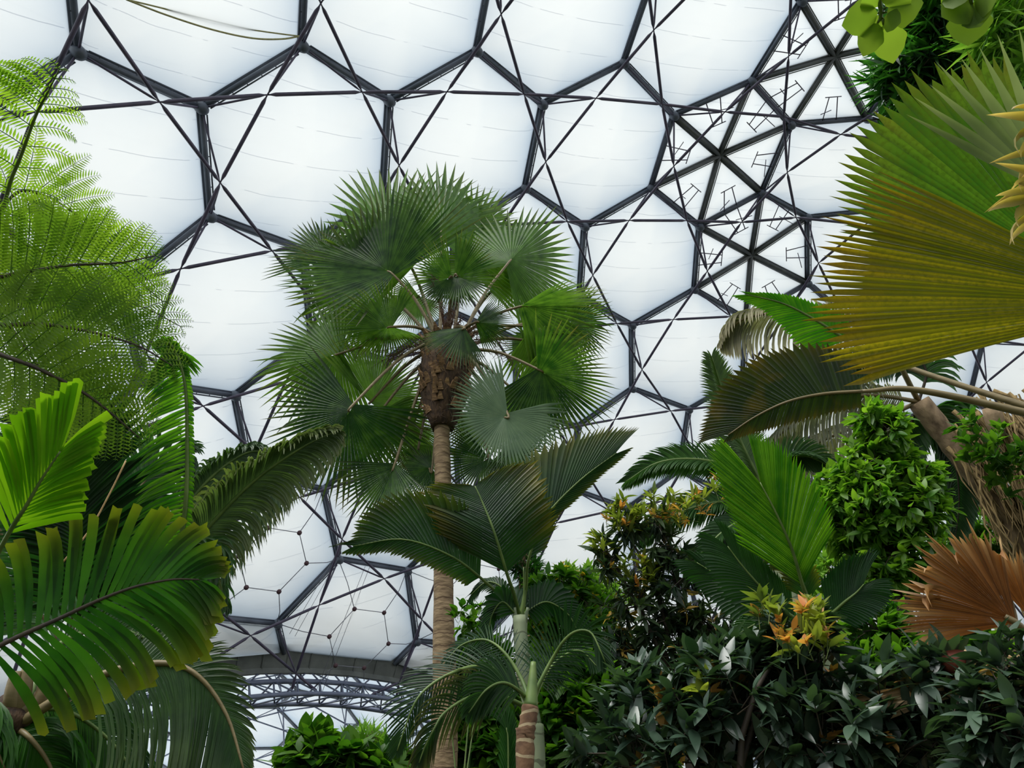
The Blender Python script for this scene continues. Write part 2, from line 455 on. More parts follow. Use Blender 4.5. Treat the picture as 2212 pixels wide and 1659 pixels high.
mb.add(vv, [tuple(range(N))]); fl = mb.build('floor', floor_mat, smooth=False, loc=(0, 0, 0)); tag(fl, 'dark planting soil floor of the dome', 'floor', kind='structure')
# ------------------------------------------------------------------ arch truss and the neighbouring dome
AC = DC - AN * (AN.dot(DC) - AD); AR = math.sqrt(DR ** 2 - (AN.dot(DC) - AD) ** 2); AT = Vector((-AN.y, AN.x, 0)).normalized(); AZ = Vector((0, 0, 1)) - AN * AN.z; AZ.normalize()
if AT.x < 0: AT = -AT
def arc(phi, r, o=0): return AC + (AT * math.sin(phi) + AZ * math.cos(phi)) * r + AN * o
fascia_mat = plain('arch_fascia_sheet', (84, 88, 84), (112, 116, 110), rough=.6, scale=1.2)
arch_steel = plain('arch_steel', (92, 100, 122), (118, 126, 146), rough=.45, scale=1.5)
far_steel = plain('far_steel', (104, 108, 116), (140, 144, 146), rough=.5, scale=1.5)
arch = empty('trim_1', arc(0, AR), 'grey lattice arch truss with sheet fascia where two domes meet', 'arch', kind='structure')
PH = [R_(-40 + 4 * i) for i in range(25)]
for a, b in zip(PH, PH[1:]):
    mb = MB(); q = [arc(a, AR + .45, .2), arc(b, AR + .45, .2), arc(b, AR - .75, -.5), arc(a, AR - .75, -.5)]
    o = AN * -.06; mb.add(q + [p + o for p in q], [(0, 1, 2, 3), (7, 6, 5, 4), (0, 4, 5, 1), (1, 5, 6, 2), (2, 6, 7, 3), (3, 7, 4, 0)])
    for k in range(2):
        u = a + (b - a) * k / 2; tube(mb, [arc(u, AR + .45, .24), arc(u, AR - .75, -.46)], .05, 5)
    u = (a + b) / 2
    box_between(mb, arc(a, AR - .85, -.55), arc(b, AR - .85, -.55), AN, .3, .25)
    mb.build('fascia_panel', fascia_mat, arch, smooth=False)
def arcbar(r, o, rad, name):
    mb = MB(); tube(mb, [arc(R_(-42 + i), r, o) for i in range(100)], rad, 8); mb.build(name, arch_steel, arch)
arcbar(AR - 1.45, -.6, .15, 'chord'); arcbar(AR - 2.3, -2.0, .13, 'chord'); arcbar(AR - 2.6, .7, .13, 'chord')
k = 0
for i in range(48):
    a = R_(-40 + 2 * i)
    mb = MB(); b = a + R_(2)
    top = arc(a + R_(1), AR - 1.45, -.6)
    for o, r in ((-2.0, AR - 2.3), (.7, AR - 2.6)):
        tube(mb, [arc(a, r, o), top], .055, 6); tube(mb, [top, arc(b, r, o)], .055, 6)
    tube(mb, [arc(a, AR - 2.3, -2.0), arc(b, AR - 2.6, .7)], .05, 6)
    tube(mb, [arc(a, AR - .8, -.5), top], .05, 6); tube(mb, [top, arc(b, AR - .8, -.5)], .05, 6)
    mb.build('lattice', arch_steel, arch)
# neighbouring dome
C2D = AC - AN * 42; R2D = math.sqrt(AR ** 2 + 42 ** 2)
import bmesh
bm = bmesh.new(); bmesh.ops.create_icosphere(bm, subdivisions=4, radius=1)
bm.transform(Matrix.Rotation(R_(23), 4, 'Z') @ Matrix.Rotation(R_(31), 4, 'X'))
bm.faces.ensure_lookup_table()
FC = [C2D + f.calc_center_median().normalized() * R2D for f in bm.faces]
def seen2(p):
    if AN.dot(p) - AD > -.3 or p.z < 0 or not in_view(p, 200): return False
    d = p - EYE; t = (AD - AN.dot(EYE)) / AN.dot(d); q = EYE + d * t        # seen through the arch?
    return (q - AC).length < AR + 1.5
far = empty('ceiling', C2D + Vector((0, 0, R2D)), 'pale grey hexagon space frame of the second dome seen beyond the arch', 'roof frame', kind='structure')
cells2 = []
for v in bm.verts:
    if not v.link_faces: continue
    c = C2D + v.co.normalized() * R2D; fs = [f.index for f in v.link_faces]
    n = (c - C2D).normalized(); t0 = (FC[fs[0]] - c); t0 = (t0 - n * t0.dot(n)).normalized(); t1 = n.cross(t0)
    fs.sort(key=lambda i: math.atan2((FC[i] - c).dot(t1), (FC[i] - c).dot(t0)))
    if any(seen2(FC[i]) for i in fs) and all(AN.dot(FC[i]) - AD < 1.5 for i in fs): cells2.append(fs)
bm.free()
ed2 = {tuple(sorted((c[i], c[(i + 1) % len(c)]))) for c in cells2 for i in range(len(c))}
m2 = {}
for e in ed2:
    m = (FC[e[0]] + FC[e[1]]) / 2; m2[e] = m + (C2D - m).normalized() * 1.5
L = []
def far_bar(a, b):
    up = ((a + b) / 2 - C2D).normalized(); mb = MB(); tube(mb, [a, b], .13, 8); box_between(mb, a + up * .2, b + up * .2, up, .42, .16); return mb
for e in ed2:
    a, b = FC[e[0]], FC[e[1]]
    if AN.dot(a) < AD and AN.dot(b) < AD: L.append((a, b, (lambda a, b: (lambda: far_bar(a, b)))(a, b)))
parts_limited('outer_strut', L, far_steel, far)
L = []; seen = set()
for c in cells2:
    es = [tuple(sorted((c[i], c[(i + 1) % len(c)]))) for i in range(len(c))]
    for i in range(len(c)):
        a, b = m2[es[i]], m2[es[(i + 1) % len(c)]]
        if AN.dot(a) < AD - 1 and AN.dot(b) < AD - 1: L.append((a, b, (lambda a, b: (lambda: bar_mb(a, b, .085, 6)))(a, b)))
parts_limited('inner_strut', L, arch_steel, far)
L = []
for e in ed2:
    for n in e:
        a, b = FC[n], m2[e]
        if AN.dot(a) < AD - 1 and AN.dot(b) < AD - 1: L.append((a, b, (lambda a, b: (lambda: bar_mb(a, b, .055, 5)))(a, b)))
parts_limited('brace', L, arch_steel, far)
for c in cells2:
    C = sum((FC[i] for i in c), Vector()) / len(c); up = (C - C2D).normalized()
    if AN.dot(C) - AD > -2.5: continue
    wn += 1; mb = MB(); cushion(mb, [C.lerp(FC[i], .97) + up * .2 for i in c], C + up * .2, up, 1.0, 1.0, 5, 3)
    w = mb.build('window_%d' % wn, film); tag(w, 'inflated foil cushion of the second dome beyond the arch', 'roof cushion', 'cushions of the far dome', 'structure'); set_uv(w, C, up.orthogonal().normalized(), up.cross(up.orthogonal()).normalized())

# ------------------------------------------------------------------ rope and stay cables under the roof
def SPH(x, y, inset=0):                # place on the dome along a photo direction, moved in by inset metres
    d = ray(x, y); b = d.dot(EYE - DC); c = (EYE - DC).length_squared - DR ** 2
    p = EYE + d * (-b + math.sqrt(b * b - c)); return p + (DC - p).normalized() * inset
rope_mat = plain('yellow_rope', (150, 146, 96), (176, 170, 120), rough=.8)
mb = MB(); pts = [SPH(x, y, i) for x, y, i in ((250, -20, .9), (330, 8, 1.2), (430, 40, 1.25), (520, 62, 1.1), (590, 70, .8), (640, 72, .35))]
tube(mb, spline(pts, 30), .035, 6); pts2 = [p + VU * .35 * math.sin(i / 5 * math.pi) for i, p in enumerate(pts)]; tube(mb, spline(pts2, 30), .03, 6)
tag(mb.build('rope', rope_mat), 'thin yellow rope slung under a roof cushion near the top left', 'rope')
for (x0, y0, x1, y1) in ((722, 1180, 600, 1345), (728, 1186, 612, 1350), (790, 1215, 668, 1480), (780, 1215, 654, 1480)):
    mb = MB(); tube(mb, [SPH(x0, y0, .6), SPH(x1, y1, 1.6)], .016, 4); mb.build('stay_cable', wire_mat, roof)
# ------------------------------------------------------------------ plant shapes
def pleated(mb, ribs, ups, split, fold, r0=None, age=None, tipw=.0, gap=.0):
    """a pleated blade: neighbouring ribs joined up to the share `split` of their length, free pointed tips beyond"""
    n = len(ribs); M = len(ribs[0])
    for i in range(n):
        rb = ribs[i]; lf = ribs[i - 1] if i > 0 else None; rt = ribs[i + 1] if i < n - 1 else None
        if lf is None: lf = [2 * a - b for a, b in zip(rb, rt)]
        if rt is None: rt = [2 * a - b for a, b in zip(rb, lf)]
        sp = split[i] if isinstance(split, (list, tuple)) else split
        rr = rnd.random() if r0 is None else min(1, max(0, r0 + rnd.uniform(-.18, .18)))
        ag = age[i] if age else 0
        js = sp * (M - 1); v = []; d = []
        k0 = min(int(js), M - 2); fr = js - k0
        hl = ((lf[k0] * (1 - fr) + lf[k0 + 1] * fr) - (rb[k0] * (1 - fr) + rb[k0 + 1] * fr)) * .5
        hr = ((rt[k0] * (1 - fr) + rt[k0 + 1] * fr) - (rb[k0] * (1 - fr) + rb[k0 + 1] * fr)) * .5
        for j in range(M):
            p = rb[j]; s = j / (M - 1)
            if s <= sp:
                a = (lf[j] - p) * (.5 - gap * s); b = (rt[j] - p) * (.5 - gap * s)
            else:
                q = (s - sp) / (1 - sp); w = max(tipw, (1 - q) ** .95) * (1 - gap * 2 * sp)
                a = hl * w; b = hr * w
            up = ups[i] * (fold * (a.length + b.length) * .5)
            v += [p + a - up, p + up, p + b - up]
            d += [(rr, s, ag * s ** 4)] * 3
        f = []
        for j in range(M - 1):
            a = 3 * j; f += [(a, a + 1, a + 4, a + 3), (a + 1, a + 2, a + 5, a + 4)]
        mb.add(v, f, d)
def fan_ribs(H, ax, lat, nrm, R, span, n, M=9, cup=.15, droop=.15, wav=.03, shape=.12, costa=.12, r_in=.006, bent=.06, curl=0, rag=.05):
    """ribs of a palm fan round the hub H; ax = direction of its middle, lat = to its side, nrm = its upper face"""
    ribs = []; ups = []; bend = False
    for i in range(n):
        t = (i / (n - 1) - .5) * 2; th = R_(span / 2) * t
        L = R * (1 - shape * t * t) * (1 + rnd.uniform(-rag, rag))
        o = H + ax * (costa * R * (1 - abs(t) ** 1.5))
        dr = (ax * math.cos(th) + lat * math.sin(th)); c = cup * abs(math.sin(th)) - curl * math.cos(th)
        dr = (dr + nrm * c).normalized(); b = droop * (1 + rnd.uniform(-.6, .6))
        if rnd.random() < bent: b = rnd.uniform(.5, .9)
        rib = []
        for j in range(M):
            s = r_in + (1 - r_in) * j / (M - 1); q = max(0, s - .45) / .55
            rib.append(o + dr * (L * s * (1 - .25 * b * q * q)) + (DOWN * .6 - nrm * .4) * (b * L * .5 * q * q) + nrm * (L * .02 * wav * 10 * math.sin(6 * t + s * 3)))
        ribs.append(rib); ups.append(nrm)
    return ribs, ups
def pinn_ribs(rach, side_n, L, ang, n, M=7, vee=.2, droop=.2, t0=.08, t1=1.0, both=(1, -1), fwdtip=True, jit=.05, grav=DOWN):
    """ribs along both sides of a rachis. L(t), ang(t) in degrees from the rachis"""
    N = len(rach) - 1; out = {}
    for s in both:
        ribs = []; ups = []
        for i in range(n):
            t = t0 + (t1 - t0) * i / (n - 1); u = t * N; k = min(int(u), N - 1)
            p = rach[k].lerp(rach[k + 1], u - k); T = (rach[k + 1] - rach[k]).normalized()
            nn = side_n(t) if callable(side_n) else side_n
            S = (nn.cross(T)).normalized() * s; U = T.cross(S) * s; U.normalize()
            if U.dot(nn) < 0: U = -U
            a = R_(ang(t) * (1 + rnd.uniform(-jit, jit))); l = L(t) * (1 + rnd.uniform(-jit, jit))
            d = (T * math.cos(a) + (S + U * vee).normalized() * math.sin(a)).normalized()
            dd = droop(t) if callable(droop) else droop; dd *= 1 + rnd.uniform(-.3, .3)
            rib = []; q = Vector(p); st = l / (M - 1); v = Vector(d)
            for j in range(M):
                rib.append(Vector(q)); v = (v + grav * (dd * 1.6 / (M - 1) * (j + .4))).normalized(); q = q + v * st
            ribs.append(rib); ups.append(U)
        out[s] = (ribs, ups)
    return out
def leaflets(mb, ribs, ups, width, fold=.25, base=.5, tipq=.6, blunt=0, r0=None, age=None, skip=0):
    """separate leaflets: strips along the ribs; blunt > 0 gives a chopped jagged end"""
    for i, (rb, up) in enumerate(zip(ribs, ups)):
        if skip and rnd.random() < skip: continue
        M = len(rb); rr = rnd.random() if r0 is None else min(1, max(0, r0 + rnd.uniform(-.2, .2)))
        w = width(i / max(1, len(ribs) - 1)) if callable(width) else width
        v = []; d = []; f = []; ag = age if not callable(age) else age(i / max(1, len(ribs) - 1))
        for j in range(M):
            s = j / (M - 1); T = (rb[min(j + 1, M - 1)] - rb[max(j - 1, 0)]).normalized(); S = T.cross(up)
            S = S.normalized() if S.length > 1e-5 else T.orthogonal()
            if blunt: h = w * (base + (1 - base) * min(1, s / .5)) * .5
            else: h = w * .5 * (base + (1 - base) * min(1, s / .25)) * (1 if s < tipq else max(0.02, 1 - ((s - tipq) / (1 - tipq)) ** 1.5))
            z = up * (fold * h); e1 = e2 = Vector()
            if blunt and j == M - 1: e1 = T * (blunt * w * rnd.uniform(-.9, .5)); e2 = T * (blunt * w * rnd.uniform(-.6, .8))
            v += [rb[j] - S * h - z + e1, rb[j] + z, rb[j] + S * h - z + e2]
            d += [(rr, s, (ag or 0) * s ** (5 if blunt else 2))] * 3
        for j in range(M - 1):
            a = 3 * j; f += [(a, a + 1, a + 4, a + 3), (a + 1, a + 2, a + 5, a + 4)]
        mb.add(v, f, d)
def frond(name, pts, rad, stem_mat, parent, n=24, k=7):
    """a stalk along pts; returns (object, sampled points)"""
    r = spline(pts, n); mb = MB(); tube(mb, r, [rad[0] + (rad[1] - rad[0]) * i / n for i in range(n + 1)], k)
    return mb.build(name, stem_mat, parent), r
def scatter(mb, tv, tf, pos, rot, scl, rn, age=None):
    """copies of a small template leaf; tv (n,3), tf (m,4), pos (N,3), rot (N,3,3), scl (N,)"""
    N = len(pos); n = len(tv)
    V = np.einsum('nij,kj->nki', rot, tv) * np.asarray(scl)[:, None, None] + pos[:, None, :]
    Fc = (tf[None] + (np.arange(N) * n)[:, None, None]).reshape(-1, tf.shape[1])
    D = np.zeros((N, n, 3), np.float32); D[:, :, 0] = np.asarray(rn)[:, None]; D[:, :, 1] = tv[None, :, 0] 
    if age is not None: D[:, :, 2] = np.asarray(age)[:, None]
    mb.add_np(V.reshape(-1, 3), Fc, D.reshape(-1, 3))
def leaf_template(ratio=.35, fold=.18, bend=.25, M=6, q=.45, lobe=0):
    """unit leaf along +x, width ratio, keel in the middle, bending down to -z"""
    v = []; f = []
    for j in range(M):
        s = j / (M - 1); w = ratio * .5 * math.sin(math.pi * s ** q) ** .85
        if lobe: w *= 1 + lobe * math.sin(s * 19)
        z = -bend * s * s
        w = max(w, .004)
        v += [(s, -w, z + fold * w), (s, 0, z), (s, w, z + fold * w)]
    for j in range(M - 1):
        a = 3 * j; f += [(a, a + 1, a + 4, a + 3), (a + 1, a + 2, a + 5, a + 4)]
    return np.array(v, np.float32), np.array(f, np.int32)
nrs = np.random.RandomState(11)
def rot_from(xd, up):
    """(N,3) leaf directions and (N,3) rough upward vectors -> rotation matrices"""
    x = xd / np.linalg.norm(xd, axis=1)[:, None]; y = np.cross(up, x); y /= np.linalg.norm(y, axis=1)[:, None] + 1e-9
    return np.stack([x, y, np.cross(x, y)], 2)
def rosettes(mb, tips, dirs, tmpl, size, per=8, spread=(.5, 1.3), along=.5, upw=.35, age_p=.0, ages=(.6, 1), rsc=.35, agedir=None):
    """a tuft of leaves at every twig tip"""
    N = len(tips); T = np.repeat(tips, per, 0); Dm = np.repeat(dirs, per, 0)
    az = nrs.uniform(0, 2 * np.pi, N * per); an = nrs.uniform(spread[0], spread[1], N * per)
    a = np.cross(Dm, np.array([.31, .52, .8])); a /= np.linalg.norm(a, axis=1)[:, None]; b = np.cross(Dm, a)
    x = Dm * np.cos(an)[:, None] + (a * np.cos(az)[:, None] + b * np.sin(az)[:, None]) * np.sin(an)[:, None]
    up = np.tile(np.array([[0, 0, 1.]]), (N * per, 1)) * (.6 + upw) + Dm * .6 + nrs.normal(0, .25, (N * per, 3))
    pos = T - Dm * (nrs.uniform(0, along, N * per) * size)[:, None]
    sc = size * nrs.uniform(1 - rsc, 1 + rsc, N * per)
    young = np.repeat(nrs.rand(N) < age_p, per); age = np.where(young, nrs.uniform(ages[0], ages[1], N * per), 0)
    sc = np.where(young, sc * .75, sc)
    scatter(mb, tmpl[0], tmpl[1], pos, rot_from(x, up), sc, np.clip(np.repeat(nrs.rand(N), per) + nrs.normal(0, .15, N * per), 0, 1), age)
def blob_points(blobs, n):
    """random points in ellipsoids [(centre, (rx, ry, rz), weight)], denser towards the skin"""
    w = np.array([b[2] for b in blobs], float); w /= w.sum(); idx = nrs.choice(len(blobs), n, p=w)
    u = nrs.normal(0, 1, (n, 3)); u /= np.linalg.norm(u, axis=1)[:, None]; rr = nrs.uniform(.25, 1, n) ** .6
    C = np.array([tuple(b[0]) for b in blobs]); Rr = np.array([b[1] for b in blobs])
    return C[idx] + u * rr[:, None] * Rr[idx], u, idx
def blob(x, y, d, rx, ry, rd=None, w=None):
    """ellipsoid at photo place (x, y), distance d, half sizes in photo pixels, half depth in metres"""
    m = mpp(d); a = rx * m; b = ry * m; return (P(x, y, d), (a, rd if rd else (a + b) / 2, b), w if w else rx * ry)
def branches(mb, root, tips, rad, n=6, lean=.35):
    for t in tips:
        t = Vector(t); mid = root.lerp(t, .5) + Vector((rnd.uniform(-.1, .1), rnd.uniform(-.1, .1), .12)) * (t - root).length
        tube(mb, spline([root, mid, t], n), [rad * (1 - .75 * i / n) for i in range(n + 1)], 6)
def shrub(name, foot, blobs, ntips, tmpl, size, leafm, barkm, label, cat, per=8, nbr=14, trunk=.06, age_p=0, group=None, spread=(.5, 1.3), outw=.6, upb=.5, droopv=0, fork=None, rsc=.35, leaf_name='foliage', twig=.35, along=.5):
    e = empty(name, foot, label, cat, group)
    pts, u, idx = blob_points(blobs, ntips)
    dirs = u * outw + np.array([0, 0, upb - droopv]); dirs += nrs.normal(0, .3, dirs.shape); dirs /= np.linalg.norm(dirs, axis=1)[:, None]
    fm = MB(); rosettes(fm, pts, dirs, tmpl, size, per=per, age_p=age_p, spread=spread, rsc=rsc, along=along)
    bm_ = MB(); fk = fork if fork is not None else Vector(foot).lerp(blobs[0][0], .55)
    tube(bm_, spline([Vector(foot), Vector(foot).lerp(fk, .5) + Vector((rnd.uniform(-.05, .05), rnd.uniform(-.05, .05), 0)), fk], 8), [trunk * (1.15 - .35 * i / 8) for i in range(9)], 9)
    for b in blobs: 
        branches(bm_, fk, [b[0]], trunk * .6)
    sub = nrs.choice(ntips, min(nbr * len(blobs), ntips), replace=False)
    for s_ in sub:
        c = blobs[idx[s_]][0]; branches(bm_, c, [pts[s_].tolist()], trunk * .22, 4)
    for s_ in range(ntips):            # short leafy twigs
        p = Vector(pts[s_].tolist()); d = Vector(dirs[s_].tolist()); tube(bm_, [p - d * size * 1.1, p], [size * .03, size * .018], 4, False)
    bm_.build('trunk', barkm, e); fm.build(leaf_name, leafm, e)
    return e
M_fan = leaf_mat('fan_leaf', (26, 62, 24), (96, 138, 58), tip=(128, 104, 84), trans=.52, tcol=(2.2, 2.1, .8), rough=.42, spec=.35)
M_fanpale = leaf_mat('fan_leaf_pale', (70, 98, 70), (110, 134, 98), tip=(150, 150, 110), trans=.3, rough=.5)
M_petiole = plain('petiole', (104, 92, 60), (134, 120, 84), rough=.5, scale=6, stretch=(1, 1, 6))
M_trunk = plain('palm_trunk', (96, 78, 56), (150, 130, 98), rough=.9, scale=7, stretch=(1, 1, 3), bump=.6, ring=((84, 66, 46), 7, .1))
M_fibre = plain('palm_fibre', (34, 24, 18), (92, 70, 48), rough=.95, scale=14, stretch=(2, 2, .6), bump=.8)
M_boot = plain('leaf_base', (86, 62, 40), (164, 130, 88), rough=.85, scale=9, stretch=(1, 1, 4), bump=.5)
M_twig = plain('flower_stalk', (88, 62, 56), (120, 90, 74), rough=.8, scale=9)
def PP(pts):                           # [(x, y, distance), ...] -> points
    return [P(*q) for q in pts]
def vface(p, roll=0, about=None):      # direction from p away from the viewer, turned about an axis
    v = (p - EYE).normalized()
    return Matrix.Rotation(R_(roll), 3, about) @ v if roll else v
def feather(palm, pts, L, mats, n=60, width=.03, ang=(70, 25), vee=.2, droop=.3, roll=0, rad=(.02, .005), both=(1, -1), t0=.12, t1=1.0, Lprof=None, blunt=0, fold=.25,
            tipq=.6, up=None, age=None, skip=0, grav=DOWN, name='frond', N=30, base=.5, ragw=None, M=7, r0=None, stem=None, jit=.05, sides=None):
    """a feather frond: rachis through photo places, leaflets on both sides"""
    leafm, stemm = mats
    po, r = frond(name, [P(*q) if len(q) == 3 and not isinstance(q, Vector) else q for q in pts], rad, stemm, palm, N)
    mid = r[len(r) // 2]; T = (r[-1] - r[0]).normalized()
    nn = vface(mid); nn = (nn - T * nn.dot(T)).normalized()
    if up is not None: nn = up
    elif roll: nn = Matrix.Rotation(R_(roll), 3, T) @ nn
    prof = Lprof or (lambda t: math.sin(math.pi * min(1, .18 + .8 * t)) ** .6)
    for s in both:
        sc = sides[s] if sides else 1
        q = pinn_ribs(r, nn, lambda t: max(.03, L * sc * prof(t)), lambda t: ang[0] + (ang[1] - ang[0]) * t, n, M=M, vee=vee, droop=droop[s] if isinstance(droop, dict) else droop, t0=t0, t1=t1, both=(s,), grav=grav, jit=jit)[s]
        mb = MB(); leaflets(mb, q[0], q[1], width, fold=fold, blunt=blunt, tipq=tipq, age=age, skip=skip, base=base, r0=r0)
        mb.build('leaflets', leafm, po)
    return po, r
def blade(palm, pts, Ll, Lr, mats, n=26, ang=(48, 14), vee=.25, droop=.12, roll=0, rad=(.014, .004), split=.9, fold=.34, t0=.02, t1=.97, proL=None, proR=None, r0=None, age=None, petiole=None, name='frond', rag=.05, angR=None, M=8):
    """an undivided pleated leaf, joined to a toothed edge and split at its tip"""
    leafm, stemm = mats
    P3 = [P(*q) if len(q) == 3 and not isinstance(q, Vector) else q for q in pts]
    full = ([P(*q) for q in petiole] if petiole else []) + P3
    po, _ = frond(name, full, rad, stemm, palm, 26)
    r = spline(P3, 24); T = (r[-1] - r[0]).normalized(); mid = r[12]
    nn = vface(mid); nn = (nn - T * nn.dot(T)).normalized()
    if roll: nn = Matrix.Rotation(R_(roll), 3, T) @ nn
    m = MB()
    for s, L, pr in ((1, Ll, proL), (-1, Lr, proR)):
        if L <= 0: continue
        pr = pr or (lambda t: .55 + .45 * math.sin(math.pi * (.15 + .7 * t)))
        ribs, ups = pinn_ribs(r, nn, lambda t: L * pr(t), (lambda t, g=(ang if s == 1 or angR is None else angR): g[0] + (g[1] - g[0]) * t), n, M=M, vee=vee, droop=droop, t0=t0, t1=t1, both=(s,), jit=rag * .5)[s]
        pleated(m, ribs, ups, [split + rnd.uniform(-.05, .04) for _ in ribs], fold, r0=r0, age=[(age or 0) * rnd.uniform(.3, 1) for _ in ribs])
    m.build('leaf_blade', leafm, po)
    return po
M_deep = leaf_mat('pleated_leaf_deep', (18, 48, 24), (46, 82, 36), tip=(150, 130, 40), trans=.4, tcol=(1.5, 2.0, .7), rough=.4)
M_bright = leaf_mat('pleated_leaf_bright', (42, 100, 16), (110, 158, 40), tip=(150, 140, 60), trans=.6, tcol=(1.7, 1.8, .6), rough=.45)
M_feather = leaf_mat('feather_leaf', (38, 72, 36), (82, 118, 62), tip=(120, 104, 70), trans=.4, tcol=(1.6, 1.9, .8), rough=.42)
M_feather2 = leaf_mat('feather_leaf_dark', (22, 52, 26), (54, 86, 42), tip=(120, 110, 60), trans=.38, tcol=(1.6, 1.9, .8), rough=.4)
M_olive = leaf_mat('feather_leaf_olive', (48, 76, 42), (98, 126, 78), tip=(150, 146, 90), trans=.3, rough=.45)
M_dry = leaf_mat('feather_leaf_dry', (92, 98, 78), (158, 156, 128), tip=(190, 180, 150), trans=.35, rough=.6)
M_chop = leaf_mat('chopped_leaf', (24, 70, 18), (66, 122, 30), tip=(190, 170, 50), trans=.5, tcol=(1.6, 1.9, .6), rough=.4)
M_lime = leaf_mat('lime_leaf', (88, 138, 20), (130, 172, 44), tip=(150, 170, 60), trans=.62, tcol=(1.6, 1.6, .5), rough=.4)
M_fern = leaf_mat('fern_leaf', (74, 112, 36), (128, 158, 62), tip=(150, 130, 40), trans=.55, tcol=(1.7, 1.7, .6), rough=.5)
M_giant = leaf_mat('giant_fan_leaf', (84, 98, 24), (136, 134, 34), tip=(126, 84, 34), trans=.5, tcol=(1.7, 1.5, .5), rough=.5, mottle=((96, 104, 26), 60, .44, .66))
M_giant2 = leaf_mat('giant_fan_green', (44, 84, 30), (78, 112, 38), tip=(130, 96, 60), trans=.5, tcol=(1.7, 1.7, .6), rough=.5, mottle=((54, 84, 28), 50, .45, .66))
M_greyfan = leaf_mat('grey_fan_leaf', (116, 134, 100), (158, 170, 134), trans=.3, rough=.5)
M_old = leaf_mat('yellowed_fan', (104, 104, 26), (160, 144, 44), tip=(226, 206, 160), trans=.4, tcol=(1.4, 1.3, .5), rough=.6, mottle=((84, 50, 24), 9, .56, .64))
M_dead = leaf_mat('dead_fan', (98, 60, 26), (150, 98, 46), tip=(226, 196, 150), trans=.35, tcol=(1.4, 1.1, .7), rough=.75)
M_straw = leaf_mat('straw_leaf', (180, 150, 110), (226, 200, 160), trans=.25, rough=.8)
M_gloss = leaf_mat('glossy_shrub_leaf', (34, 54, 42), (78, 100, 80), tip=(200, 150, 84), trans=.18, tcol=(1.6, 2, .7), rough=.34, spec=.7, tippow=.7)
M_slim = leaf_mat('slender_leaf', (36, 54, 42), (78, 98, 62), tip=(196, 160, 76), trans=.3, tcol=(1.5, 1.8, .7), rough=.35, tippow=.6)
M_young = leaf_mat('young_leaf', (84, 104, 44), (150, 160, 70), tip=(206, 140, 84), trans=.45, tcol=(1.5, 1.6, .7), rough=.4, tippow=.6)
M_mid = leaf_mat('bush_leaf', (40, 84, 24), (96, 136, 44), tip=(210, 180, 70), trans=.45, tcol=(1.6, 1.8, .6), rough=.42, tippow=.6)
M_light = leaf_mat('light_leaf', (92, 140, 52), (150, 186, 84), trans=.5, tcol=(1.5, 1.6, .7), rough=.5)
M_climb = leaf_mat('climber_leaf', (66, 112, 34), (128, 166, 62), trans=.5, tcol=(1.6, 1.7, .6), rough=.4)
M_broad = leaf_mat('lobed_leaf', (84, 112, 44), (116, 142, 60), trans=.55, tcol=(1.6, 1.6, .6), rough=.55)
M_bamb = leaf_mat('narrow_leaf', (24, 56, 34), (70, 124, 48), trans=.4, tcol=(1.5, 1.9, .7), rough=.45)
M_gstem = plain('green_stem', (70, 96, 40), (104, 126, 62), rough=.5, scale=8)
M_dstem = plain('dark_stem', (40, 34, 28), (66, 56, 40), rough=.7, scale=8)
M_bark = plain('bark', (84, 68, 48), (172, 148, 116), rough=.9, scale=7, stretch=(1, 1, .5), bump=1.0)
M_bark2 = plain('ringed_bark', (84, 60, 44), (128, 98, 70), rough=.9, scale=10, bump=.5, ring=((160, 144, 112), 11, .22))
M_shaft = plain('grey_green_stem', (96, 112, 84), (136, 146, 112), rough=.6, scale=5, stretch=(2, 2, .5), ring=((84, 92, 66), 5, .1))
M_thatch = plain('dead_skirt', (110, 92, 60), (160, 138, 92), rough=.95, scale=10, stretch=(3, 3, .4), bump=.5)
# ------------------------------------------------------------------ the tall fan palm in the middle
YP = 9.0
crown = PY(966, 735, YP); fibre_low = PY(955, 925, YP)
foot = Vector((PY(958, 1655, YP).x - .03, YP, 0))
fp = empty('fan_palm', foot, 'tall fan palm with a bare ringed trunk and a round crown of spiky fans', 'palm tree')
mb = MB(); tr = spline([foot, PY(958, 1655, YP), PY(958, 1300, YP), PY(957, 1050, YP), fibre_low, crown], 60)
tube(mb, tr, [(.17 - .017 * i / 12 if i < 12 else .153 - .031 * (i - 12) / 12 if i < 24 else .122 - .012 * min(1, (i - 24) / 12)) + .004 * (i % 2) for i in range(61)], 20, jit=.03)
mb.build('trunk', M_trunk, fp)
axis = (crown - fibre_low).normalized()
mb = MB(); tp = [fibre_low.lerp(crown, i / 14 * 1.0) for i in range(15)]
tube(mb, tp, [.16 + .2 * math.sin(min(1, i / 9) * math.pi / 2) for i in range(12)] + [.33, .27, .18], 26, jit=.1)
fibre = mb.build('fibre_sheath', M_fibre, fp)
_, s_, u_ = frame(axis)
bases = []
